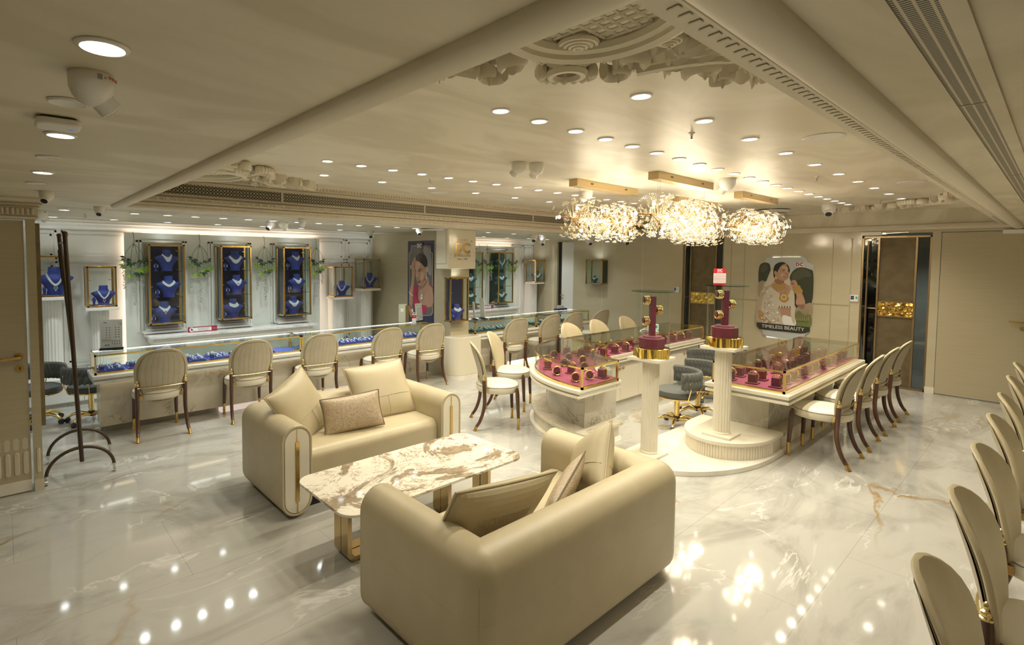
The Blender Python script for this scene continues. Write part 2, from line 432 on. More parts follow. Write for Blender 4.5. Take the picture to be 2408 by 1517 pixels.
# bulkhead on the showcase side: dentil bead, key band, crown
b = B()
f = lambda pr: [(o, z) for o, z in pr]
b.sweep(f([(0, 2.30), (-.02, 2.30), (-.03, 2.315), (-.03, 2.335), (-.045, 2.342), (-.045, 2.352), (-.03, 2.36), (-.055, 2.37), (-.06, 2.41), (-.03, 2.42), (0, 2.43)]), [(TX0+.02, TY1), (TX1, TY1)])
for i in range(112):
    x = TX0+.1+i*.08
    b.box(x, TY1-.066, 2.378, x+.05, TY1-.058, 2.386).box(x+.042, TY1-.066, 2.386, x+.05, TY1-.058, 2.402).box(x+.012, TY1-.066, 2.394, x+.042, TY1-.058, 2.402).box(x-.02, TY1-.066, 2.376, x-.012, TY1-.058, 2.404)
    b.box(x, TY1-.036, 2.318, x+.022, TY1-.028, 2.332)
b.sweep(f([(0, 2.585), (-.012, 2.59), (-.02, 2.60), (-.03, 2.605), (-.05, 2.63), (-.07, TC), (0, TC)]), [(TX0, TY1), (TX1, TY1)])
for i in range(225): b.box(TX0+.05+i*.04, TY1-.052, 2.604, TX0+.07+i*.04, TY1-.04, 2.63)
struct(b.obj('trim_5', 'cream_trim', smooth=True, ang=25))
b = B()
b.sweep(f([(0, 2.30), (-.03, 2.30), (-.04, 2.33), (-.055, 2.338), (-.055, 2.372), (-.03, 2.38), (0, 2.385)]), [(TX1, TY1), (TX1, TY0)])
for i in range(60):
    y = TY0+.1+i*.08
    b.tube([(TX1-.057, y+k*.02, 2.355+.009*math.sin(k*PI/2)) for k in range(5)], .004, 5)
b.sweep(f([(0, 2.585), (-.02, 2.595), (-.045, 2.61), (-.05, 2.63), (-.07, TC), (0, TC)]), [(TX1, TY1), (TX1, TY0)])
struct(b.obj('trim_6', 'cream_trim', smooth=True, ang=25))
# cornices of the counter bay and the showcase wall panelling
b = B()
b.sweep(f([(0, 2.22), (-.012, 2.22), (-.02, 2.235), (-.04, 2.25), (-.05, 2.28), (-.08, 2.295), (-.08, LC), (0, LC)]), [(-.35, W1), (W2, W1)])
b.box(-.35, 7.62, LC-.012, 5.3, 7.66, LC).box(5.7, 7.62, LC-.012, W2, 7.66, LC).box(.4, 5.98, LC-.008, 5.1, 6.0, LC)
def frame(b, x0, x1, z0, z1, y, t=.022, d=.014):
    for a in (0, .05):
        p = [(x0+a, z0+a), (x1-a, z0+a), (x1-a, z1-a), (x0+a, z1-a)]
        for i in range(4):
            (xa, za), (xb, zb) = p[i], p[(i+1) % 4]
            b.box(min(xa, xb)-t/2, y-d*(1-a*6), min(za, zb)-t/2, max(xa, xb)+t/2, y, max(za, zb)+t/2)
for x0, x1 in ((-.3, .53), (.60, 1.5), (4.0, 4.72), (4.78, 5.26), (5.9, 7.5), (9.2, 9.55), (9.6, 9.93)):
    frame(b, x0, x1, 1.83, 2.18, W1); frame(b, x0, x1, .42, 1.78, W1)
b.box(-.35, W1-.03, 1.79, 1.28, W1, 1.82).box(4.2, W1-.03, 1.79, 5.3, W1, 1.82)
struct(b.obj('trim_7', 'panel_white', smooth=True, ang=25))
# right wall panel joints: champagne strips
b = B()
for y in (3.61, 3.83, 3.04, 2.34, 2.10): b.box(W2-.004, y-.006, 0, W2, y+.006, 2.2)
for y0, y1 in ((3.83, 3.05), (2.6, 2.1)): b.box(W2-.006, y1, 1.165, W2, y0, 1.18)
struct(b.obj('trim_8', 'joint'))
b = B()
for y in (5.52, 6.45): b.box(W2-.002, y-.003, 0, W2, y+.003, 2.3)
struct(b.box(W2-.012, 1.98, .0, W2, 3.96, .06).box(W2-.012, 1.105, 0, W2, 1.205, .09).obj('trim_9', 'bath_marble'))
# pillar with the shop sign and its curved plinth
b = B().box(5.30, 6.10, 0, 5.68, 7.24, LC).box(5.34, 7.24, 0, 5.68, W1, LC)
struct(b.obj('wall_pillar', 'wall_cream'))
struct(B().prism(rrect(5.15, 6.0, 5.74, 6.30, .03), 1.70, LC).box(5.138, 6.04, 1.78, 5.15, 6.27, LC).obj('wall_pillar_header', 'ivory_gloss', bev=.006))
pts = [(5.72, 6.14), (5.18, 6.14)]+arc(5.36, 6.03, .18, .18, 180, 270, 8)+[(5.72, 5.85)]
struct(B().prism(pts[::-1], .07, .655).obj('wall_pillar_plinth', 'ivory_gloss', bev=.01))
struct(B().prism([(x, y-.008) for x, y in pts[::-1]], 0, .07).obj('baseboard_pillar', 'bath_marble'))

# ---------------------------------------------------------------- grilles and ceiling fittings
def grille_mat(name, nx, nz, axis, c1, c2, kind):
    m = mat(name, c1, .45)
    nt = m.node_tree; bs = nt.nodes['Principled BSDF']
    tc = N(nt, 'ShaderNodeTexCoord'); sp = N(nt, 'ShaderNodeSeparateXYZ'); nt.links.new(tc.outputs['Object'], sp.inputs[0])
    def M(op, a, b=None):
        q = N(nt, 'ShaderNodeMath', operation=op)
        for i, x in enumerate((a, b)):
            if x is None: continue
            if isinstance(x, (int, float)): q.inputs[i].default_value = x
            else: nt.links.new(x, q.inputs[i])
        return q.outputs[0]
    u = M('MULTIPLY', sp.outputs[axis[0]], nx); v = M('MULTIPLY', sp.outputs[axis[1]], nz)
    if kind == 'lattice':
        a = M('ABSOLUTE', M('SINE', M('ADD', u, v))); b_ = M('ABSOLUTE', M('SINE', M('SUBTRACT', u, v)))
        c = M('ABSOLUTE', M('SINE', u)); d = M('ABSOLUTE', M('SINE', v))
        h = M('MULTIPLY', M('GREATER_THAN', M('MINIMUM', a, b_), .38), 1.0)
        h = M('MAXIMUM', h, M('LESS_THAN', M('MAXIMUM', c, d), .40))
    else:
        row = M('FLOOR', M('DIVIDE', v, PI)); o = M('MULTIPLY', M('MODULO', row, 2), PI/2)
        h = M('MULTIPLY', M('GREATER_THAN', M('ABSOLUTE', M('SINE', M('ADD', u, o))), .55), M('GREATER_THAN', M('ABSOLUTE', M('SINE', v)), .35))
    nt.links.new(mixc(nt, c1, c2, h), bs.inputs['Base Color'])
grille_mat('lattice', 95, 95, (0, 2), (.55, .49, .33), (.012, .013, .014), 'lattice')
grille_mat('brickgrille', 300, 150, (0, 1), (.62, .56, .42), (.02, .02, .018), 'brick')
gx = [TX0+.04, 2.31, 4.25, 6.42, 8.6, TX1-.03]
for i in range(5):
    x0, x1 = gx[i], gx[i+1]
    t = thing('air_grille', 'long perforated bulkhead air grille, %s from the garment rail end' % ORD[i+1], 'air grille', ((x0+x1)/2, TY1, 2.5), group='bulkhead air grilles')
    h = (x1-x0)/2
    B().box(-h+.012, -.004, -.05, h-.012, 0, .05).obj('mesh_panel', 'lattice', t)
    B().box(-h, -.012, .05, h, 0, .082).box(-h, -.012, -.07, h, 0, -.05).box(-h, -.012, -.05, -h+.012, 0, .05).box(h-.012, -.012, -.05, h, 0, .05).obj('frame', 'cream_trim', t)
ax = [.2, 1.05, 2.155, 4.05, 6.2, 8.3]
for i in range(5):
    x0, x1 = ax[i], ax[i+1]; h = (x1-x0)/2
    t = thing('slot_diffuser', 'narrow slot diffuser over the foreground chairs, %s from the camera' % ORD[i+1], 'air grille', ((x0+x1)/2, .19, LC), group='lower ceiling slot diffusers')
    B().box(-h+.003, -.030, -.004, h-.003, .030, 0).obj('mesh_panel', 'brickgrille', t)
    B().box(-h, .030, -.007, h, .050, 0).box(-h, -.062, -.007, h, -.030, 0).box(-h, -.03, -.006, -h+.004, .03, 0).obj('frame', 'plaster', t)
def mkdl(r, lens, n=24):
    t = thing('downlight', 'round recessed downlight', 'downlight')
    B().lathe([(r, -.0005), (r*1.16, -.0005), (r*1.16, -.003), (r*1.10, -.006), (r*.94, -.0075), (r*.90, -.004), (r*.90, -.0005)], n).obj('trim_ring', 'white_plastic', t, smooth=True)
    B().lathe([(0.001, -.002), (r*.9, -.002), (r*.9, -.001), (.001, -.001)], n).obj('lens', lens, t)
    return t
dl_w = mkdl(.046, 'lamp_warm'); dl_c = mkdl(.046, 'lamp_cool')
used = set()
def lamp(name, par, col, pw, size=.04, ang=130, blend=.7, loc=(0, 0, -.012), rot=(0, 0, 0)):
    l = bpy.data.lights.new(name, 'SPOT'); l.energy = pw*LW; l.color = col; l.spot_size = math.radians(ang); l.spot_blend = blend; l.shadow_soft_size = size
    o = bpy.data.objects.new(name, l); COL.objects.link(o); o.location = loc; o.rotation_euler = rot
    if par: o.parent = par
    return o
def place_dl(src, x, y, z, label, group, pw=0, col=WARM, ang=130):
    if src.name in used: t = dup(src, (x, y, z), 0, label, group)
    else:
        used.add(src.name); t = src; t.location = (x, y, z); t['label'] = label; t['group'] = group
    if pw: lamp('light', t, col, pw, ang=ang)
Hm = TC
ML = [1.94+.0, 2.24, 2.57, 2.88, 3.19, 3.50, 3.83, 4.16, 4.49, 4.83, 5.17, 5.52, 5.84, 6.18, 6.55, 6.90, 7.25, 7.60, 7.93, 8.22, 8.50]
k = 2.65/2.6
def fz(x, y, z0, z1): return ((x)*(z1-HC)/(z0-HC), (y)*(z1-HC)/(z0-HC))
PX = {'M': [2.07, 2.39, 2.74, 3.07, 3.40, 3.74, 4.09, 4.45, 4.80, 5.15, 5.51, 5.87, 6.23, 6.59, 6.97, 7.35, 7.72, 8.08, 8.42, 8.76, 9.07],
      'R': [2.40, 3.09, 4.45, 5.15, 5.86, 6.55, 7.25, 8.0, 8.71], 'L': [2.06, 2.38, 2.71, 3.04, 3.37, 3.70, 4.04, 4.38, 4.73, 5.08, 5.43, 5.78, 6.12, 6.46, 6.80], 'K': [2.38, 3.04, 3.70, 4.38, 5.08, 5.78, 6.46, 7.13]}
PX['R'].insert(2, 3.77)
for key, y, nm, step in (('M', 1.985, 'middle', 2), ('R', 1.36, 'door side', 1), ('L', 3.925, 'inner showcase side', 2), ('K', 4.60, 'bulkhead side', 1)):
    for i, x in enumerate(PX[key]):
        place_dl(dl_w, x, y, TC, 'lit downlight, %s from camera in the %s row, tray ceiling' % (ORD[i+1], nm), 'downlights of the tray ceiling', 27 if (i % step == 0) else 0)
for i, (y, on) in enumerate(((1.37, 1), (2.45, 1), (3.59, 1), (4.9, 0))):
    if on: place_dl(dl_w, .18, y, LC, 'lit downlight in the low left ceiling, %s from the camera' % ORD[i+1], 'downlights of the low left ceiling', 7)
for i, x in enumerate((1.6, 3.2, 4.8, 6.4, 8.0)): place_dl(dl_w, x, -.9, LC, 'lit downlight over the foreground counter, %s along' % ORD[i+1], 'downlights over the foreground counter', 7)
for i, y in enumerate((-.6, -1.6)): place_dl(dl_w, -.9, y, LC, 'lit round downlight in the low ceiling behind the camera, %s back' % ORD[i+1], 'downlights behind the camera', 9)
for i, x in enumerate((.47, 1.07, 1.38, 1.66, 1.96, 2.25, 2.55, 2.87, 3.16, 3.47, 3.76, 4.07, 4.40, 4.73)):
    place_dl(dl_c, x, 6.27, LC, 'lit round downlight over the blue counter, %s from the partition end' % ORD[i+1], 'downlights over the blue counter', 17 if i % 2 == 0 else 0, COOL)
for i, x in enumerate((.45, 1.05, 1.64, 2.26, 2.88, 3.47, 4.13)):
    place_dl(dl_c, x, 7.46, LC, 'lit round downlight close to the white showcase wall, %s from the partition end' % ORD[i+1], 'downlights along the white showcase wall', 22, COOL, 115)
for i, x in enumerate((6.33, 6.97, 7.72, 8.40, 9.05)):
    place_dl(dl_c, x, 6.33, LC, 'lit round downlight over the green counter, %s from the pillar' % ORD[i+1], 'downlights over the green counter', 16, COOL)
for i, x in enumerate((6.7, 7.39, 8.08, 8.76, 9.4)):
    place_dl(dl_c, x, 7.52, LC, 'lit round downlight close to the far showcase wall, %s from the pillar' % ORD[i+1], 'downlights along the far showcase wall', 20, COOL, 115)
place_dl(dl_c, 10.9, 1.45, 2.39, 'lit round downlight beyond the glass strip of the bronze door', 'downlights beyond the bronze door', 70, COOL)
dup(dl_c, (10.9, 4.2, 2.39), 0, 'lit round downlight beyond the farther bronze door', 'downlights beyond the bronze door')

def speaker(x, y, z, r, label):
    t = thing('ceiling_speaker', label, 'speaker', (x, y, z))
    B().lathe([(r*.72, -.001), (r, -.001), (r, -.004), (r*.93, -.008), (r*.75, -.004)], 32).obj('trim_ring', 'white_plastic', t, smooth=True)
    b = B().lathe([(.001, -.003), (r*.74, -.003), (r*.74, -.001), (.001, -.001)], 28)
    b.k = 1
    for i in range(-6, 7):
        for j in range(-6, 7):
            u, v = i*r*.1, j*r*.1
            if u*u+v*v < (r*.66)**2: b.cb((u, v, -.0032), (r*.045, r*.045, .001))
    b.obj('perforated_cover', ['white_plastic', 'ink_grey'], t)
speaker(4.06, 1.03, TC, .115, 'large round white ceiling speaker beside the dentil moulding nearest the camera')
speaker(7.0, 1.02, TC, .115, 'large round white ceiling speaker beside the dentil moulding near the bronze door')
speaker(4.02, 4.87, TC, .11, 'pale round ceiling speaker near the bulkhead grille')
speaker(.16, 1.92, LC, .05, 'small round perforated ceiling grille behind the big dome camera')
speaker(.175, 3.03, LC, .05, 'unlit round ceiling grille between the low ceiling downlights')
speaker(.17, 4.14, LC, .05, 'unlit round ceiling grille nearest the classical cornice')
t = thing('smoke_plate', 'flat round white plate on a dark base above the lady poster', 'ceiling fitting', (4.98, 6.15, LC))
B().lathe([(.10, 0), (.10, -.008), (.001, -.008)], 28).obj('base', 'dark_metal', t); B().lathe([(.17, -.012), (.175, -.018), (.15, -.026), (.001, -.028)], 32).obj('cover', 'white_plastic', t, smooth=True)
t = thing('smoke_plate', 'flat round white plate on a dark base behind the farthest chandelier', 'ceiling fitting', (9.2, 2.95, TC))
B().lathe([(.20, 0), (.20, -.01), (.001, -.01)], 28).obj('base', 'dark_metal', t); B().lathe([(.22, -.014), (.225, -.022), (.19, -.035), (.001, -.038)], 32).obj('cover', 'white_plastic', t, smooth=True)
t = thing('wireless_access_point', 'flat white square puck with rounded corners on the low left ceiling', 'access point', (.155, 2.19, LC))
B().prism(rrect(-.05, -.05, .05, .05, .022), -.004, 0).obj('bracket', 'black', t)
B().prism(rrect(-.062, -.062, .062, .062, .028), -.030, -.006).obj('body', 'white_plastic', t, bev=.008, seg=3)
B().cb((.035, -.0, -.031), (.012, .004, .001)).obj('indicator', 'screen_blue', t)

def dome(x, y, z, az, r, label, flip=1, lensshow=True):
    t = thing('dome_camera', label, 'security camera', (x, y, z), az, 'white dome security cameras')
    B().lathe([(r*.96, 0), (r, -.1*r), (r, -.45*r)], 28).obj('base', 'white_plastic', t, smooth='a')
    e = B().lathe([(r*.99, -.45*r), (r*.97, -.75*r), (r*.84, -1.1*r), (r*.6, -1.4*r), (r*.3, -1.55*r), (.001, -1.6*r)], 28).obj('shell', 'white_plastic', t, smooth=True)
    h = B()
    p0 = Vector((.25*r, 0, -.95*r)); dr = Vector((.72, 0, -.69))
    h.tube([p0, p0+dr*.92*r, p0+dr*.98*r], [.56*r, .56*r, .50*r], 24)
    h = h.obj('eyeball', 'white_plastic', t, smooth='a')
    g = B(); g.tube([p0+dr*.982*r, p0+dr*1.0*r], [.47*r, .45*r], 24); g.obj('lens', 'black', h, smooth='a')
    l = B().box(-.2*r, -1.005*r, -.42*r, .02*r, -.97*r, -.16*r).cb((.16*r, -.99*r, -.3*r), (.08*r, .03*r, .08*r)); l.obj('sticker', 'ink_grey', t)
    return t
def aim(x, y): return math.atan2(-y, -x)
CT = '%s'
big = dome(.184, 1.60, LC, math.radians(20), .05, 'largest white dome camera, on the low ceiling beside the big downlight')
text('lettering', 'CP PLUS', .011, (.030, -.0415, -.0125), 'red_print', big, (PI/2, 0, .62), .0004)
dome(.25, 4.63, LC, math.radians(-115), .045, 'white dome camera in front of the classical cornice corner')
dome(.69, 5.70, LC, math.radians(-105), .045, 'white dome camera on the low ceiling just left of the tray moulding')
dome(.30, 6.55, LC, math.radians(40), .06, 'white dome camera below the classical cornice, turned to the counter bay')
dome(2.58, 6.42, LC, math.radians(-150), .06, 'left one of the pair of dome cameras over the blue counter')
dome(2.72, 6.36, LC, math.radians(30), .06, 'right one of the pair of dome cameras over the blue counter')
dome(2.68, 5.72, LC, math.radians(60), .05, 'single dome camera hanging under the bulkhead beyond the pair')
dome(4.75, 7.55, LC, math.radians(-110), .06, 'dome camera in the corner above the two small glass cases')
dome(4.83, 6.30, LC, math.radians(-120), .055, 'dome camera in front of the lady poster')
dome(7.6, 6.40, LC, math.radians(-140), .07, 'left dome camera of the cluster above the small green glass case')
dome(7.85, 6.40, LC, math.radians(60), .07, 'right dome camera of the cluster above the small green glass case')
dome(9.3, 7.6, LC, math.radians(-120), .075, 'dome camera in the far corner above the small green glass case')
dome(9.4, 6.42, LC, math.radians(-125), .08, 'dome camera above the glass case on the cream far wall')
dome(9.6, 5.7, LC, math.radians(-125), .08, 'dome camera half hidden by the left chandelier')
dome(3.28, 2.93, TC, math.radians(110), .062, 'left one of the pair of dome cameras on the tray ceiling')
dome(3.42, 2.86, TC, math.radians(70), .062, 'right one of the pair of dome cameras on the tray ceiling')
dome(5.43, 2.15, TC, math.radians(80), .075, 'dome camera on the tray ceiling right of the middle chandelier')
dome(5.25, 3.63, TC, math.radians(120), .066, 'dome camera hanging just below the left chandelier canopy')
dome(9.0, 2.19, TC, math.radians(-165), .085, 'dome camera at the end of the middle downlight row')
dome(9.78, 3.05, TC-.02, math.radians(-160), .075, 'dome camera on the far tray face behind the farthest chandelier')
for i, (x, y, z) in enumerate(((3.33, 1.54, TC), (3.28, 4.1, TC), (5.91, 1.54, TC), (8.79, 1.58, TC), (.69, 6.75, LC))):
    t = thing('sprinkler', 'small hanging sprinkler head, %s' % ('nearest one on the tray ceiling', 'one between the two showcase side light rows', 'one between the middle and door side rows', 'one at the far end of the tray ceiling', 'one on the counter bay ceiling')[i], 'sprinkler', (x, y, z), group='sprinkler heads')
    B().lathe([(.02, 0), (.018, -.004), (.008, -.008), (.008, -.02)], 12).obj('socket', 'steel', t)
    B().tube([(.006, 0, -.018), (.014, 0, -.03), (.003, 0, -.042)], .002, 6).tube([(-.006, 0, -.018), (-.014, 0, -.03), (-.003, 0, -.042)], .002, 6).lathe([(.014, -.044), (.014, -.042)], 12).obj('frame', 'steel', t)
    B().tube([(0, 0, -.02), (0, 0, -.04)], .0025, 6).obj('bulb', 'ruby', t)

# ---------------------------------------------------------------- plaster ornaments on the tray ceiling (grow downwards from z = 0)
def leafshape(b, p, ang, L, W, h, curl=.5, n=7):
    """one carved leaf: folded rib, lifted at the tip"""
    c, s_ = math.cos(ang), math.sin(ang); rs = []
    for i in range(n+1):
        t = i/n; wd = W*math.sin(PI*min(.999, t*.92+.06))**.8; x = t*L; bend = curl*t*t*L*.6
        row = []
        for k, hh in ((-1, 0), (-.9, .45), (-.45, .8), (0, .62), (.45, 1.0), (.9, .5), (1, 0)):
            u, v = x, bend+k*wd
            row.append((p[0]+u*c-v*s_, p[1]+u*s_+v*c, -h*hh*(.55+.45*math.sin(PI*t))))
        rs.append(row)
    b.rings(rs, False)
def scroll(b, p, a0, r0, turns, th, h, dirn=1, n=26):
    pts = []; rad = []
    for i in range(n):
        t = i/(n-1); r = r0*(1-t*.86); a = a0+dirn*turns*2*PI*t
        pts.append((p[0]+r*math.cos(a), p[1]+r*math.sin(a), -h*.45)); rad.append(th*(1-.55*t))
    b.tube(pts, rad, 8, flat=2.2)
    b.ell((p[0], p[1], -h*.5), (r0*.2, r0*.2, h*.5), 10, 6)
def rosette(b, p, r, h):
    b.cyl(p[0], p[1], -h*.7, 0, r*.86, 18)
    for k, rr in enumerate((.86, .62, .4, .2)): b.torus((p[0], p[1], -h*(.72+.07*k)), r*rr, r*.13, 16, 6)
    b.ell((p[0], p[1], -h), (r*.15, r*.15, h*.12), 8, 4)
def spray(b, p, ang, L, n=5, W=.26, h=.05, fan=1.5):
    for i in range(n):
        t = (i-(n-1)/2)/max(1, (n-1)/2)
        leafshape(b, p, ang+t*fan/2, L*(1-.3*abs(t)), L*W*.5, h*(1-.2*abs(t)), curl=.5*t)
def corner_orn(name, x, y, rz, sc, label, sx=1):
    """a cartouche in the corner and two arms of scrolls running along both edges; local +x and +y point into the tray"""
    t = thing(name, label, 'ceiling ornament', (x, y, TC), rz, 'corner ornaments of the tray ceiling')
    t.scale = (sc*sx, sc, sc)
    dg = math.radians(45)
    C0 = Vector((.60, .52, 0)); ux = Vector((math.cos(dg), math.sin(dg), 0)); uy = Vector((-math.sin(dg), math.cos(dg), 0))
    P = lambda u, v: C0+ux*u+uy*v
    b = B()
    for R_, th, z in ((1.0, .032, -.05), (.90, .026, -.035), (1.1, .02, -.03)):
        pts = [tuple(P(.36*R_*math.cos(a)-.13, .30*R_*math.sin(a))+Vector((0, 0, z))) for a in [2*PI*i/40 for i in range(40)]]
        b.tube(pts, th, 8, True)
    b.prism([tuple(P(.33*math.cos(2*PI*i/36)-.13, .27*math.sin(2*PI*i/36)))[:2] for i in range(36)], -.02, 0)
    b.obj('oval_frame', 'gypsum', t, smooth=True)
    b = B()
    for k in range(-10, 11):
        for sg in (1, -1):
            off = k*.042; seg = []
            for i in range(40):
                q = -.45+.9*i/39; u = (q+off)*.75; v = sg*(q-off)*.75
                if (u/.32)**2+(v/.26)**2 < 1: seg.append(tuple(P(u-.13, v)+Vector((0, 0, -.022))))
            if len(seg) > 2: b.tube([seg[0], seg[-1]], .0065, 4)
    b.obj('lattice', 'gypsum', t)
    b = B()
    rosette(b, P(.16, 0), .075, .05)
    for v in (.16, -.16): rosette(b, P(.225, v), .045, .055); rosette(b, P(.27, v*.72), .042, .06)
    for v in (.30, -.30): rosette(b, P(.12, v), .045, .07)
    b.obj('rosette', 'gypsum', t, smooth=True)
    b = B()
    spray(b, P(.33, 0), dg, .12, 7, .34, .06, 2.6)
    for i in range(11):
        a = -1.9+i*.38; q = P(.44+.055*math.cos(a), .105*math.sin(a)); b.ell((q.x, q.y, -.035), (.024, .024, .035), 8, 5)
    q = P(.43, 0); b.torus((q.x, q.y, -.045), .065, .02, 20, 6)
    for v, s_ in ((.21, 1), (-.21, -1)):
        q = P(.27, v); scroll(b, q, dg+s_*1.2, .06, .9, .022, .09, s_)
        q = P(.33, v*.85); leafshape(b, q, dg+s_*.5, .09, .03, .07)
        q = P(.20, v*1.5); leafshape(b, q, dg+s_*.9, .12, .05, .085)
    b.obj('crest', 'gypsum', t, smooth=True)
    for s_ in (1, -1):
        def Q(a, c): return (a, c) if s_ > 0 else (c, a)
        def A(a): return a if s_ > 0 else PI/2-a
        b = B(); r = random.Random(4)
        stem_ = spline([(1.02, .58), (1.06, .46), (1.14, .33), (1.28, .23), (1.43, .28), (1.57, .25), (1.74, .13)], 5, False)
        m_ = len(stem_)
        for k, (off, rd) in enumerate(((-.026, .017), (0, .021), (.026, .016))):
            pts = []
            for i, p in enumerate(stem_):
                n_ = 1-.7*i/m_; pts.append(Q(p[0]+off*.4*n_, p[1]+off*n_)+(-.045-.016*(k == 1),))
            b.tube(pts, [rd*(1-.65*i/m_) for i in range(m_)], 7, flat=1.5)
        for i in range(2, m_-2, 3):
            p, q = Vector(stem_[i]), Vector(stem_[min(i+2, m_-1)]); a0 = math.atan2(q.y-p.y, q.x-p.x); sc_ = 1-.5*i/m_
            for sg in (1, -1):
                for j, (da, L) in enumerate(((.45, .19), (.85, .16), (1.3, .12))):
                    leafshape(b, Q(*(p+Vector((-.02*j, 0)))), A(a0+sg*da), L*sc_*r.uniform(.9, 1.15), .036*sc_+.012, .085-.012*j, -sg*s_*.55)
        for p, r_, a0, dr in (((1.02, .66), .06, 2.4, -1), ((1.24, .42), .07, 1.9, 1), ((1.40, .42), .05, 1.4, -1), ((1.06, .20), .06, .6, -1)):
            scroll(b, Q(*p), A(a0), r_, 1.2, r_*.30, .10, dr*s_)
        for p, a in (((1.12, .50), .6), ((1.32, .40), .5), ((1.16, .14), 0), ((1.50, .34), .3)): spray(b, Q(*p), A(a), .13, 3, .34, .08, 1.2)
        for p in ((1.72, .17), (1.78, .13)): rosette(b, Q(*p), .028, .05)
        b.obj('acanthus_arm', 'gypsum', t, smooth=True)
    return t
o1 = corner_orn('corner_ornament', TX0+.02, TY0+.06, 0, 1.0, 'carved plaster cartouche with lattice oval in the tray corner nearest the camera')
dup(o1, (TX0+.03, TY1-.02, TC), 0, 'carved plaster ornament in the tray corner above the start of the bulkhead grille', scale=(1, -1, 1))
dup(o1, (TX1-.03, TY0+.06, TC), 0, 'carved plaster ornament in the tray corner above the bronze door', scale=(-1, 1, 1))

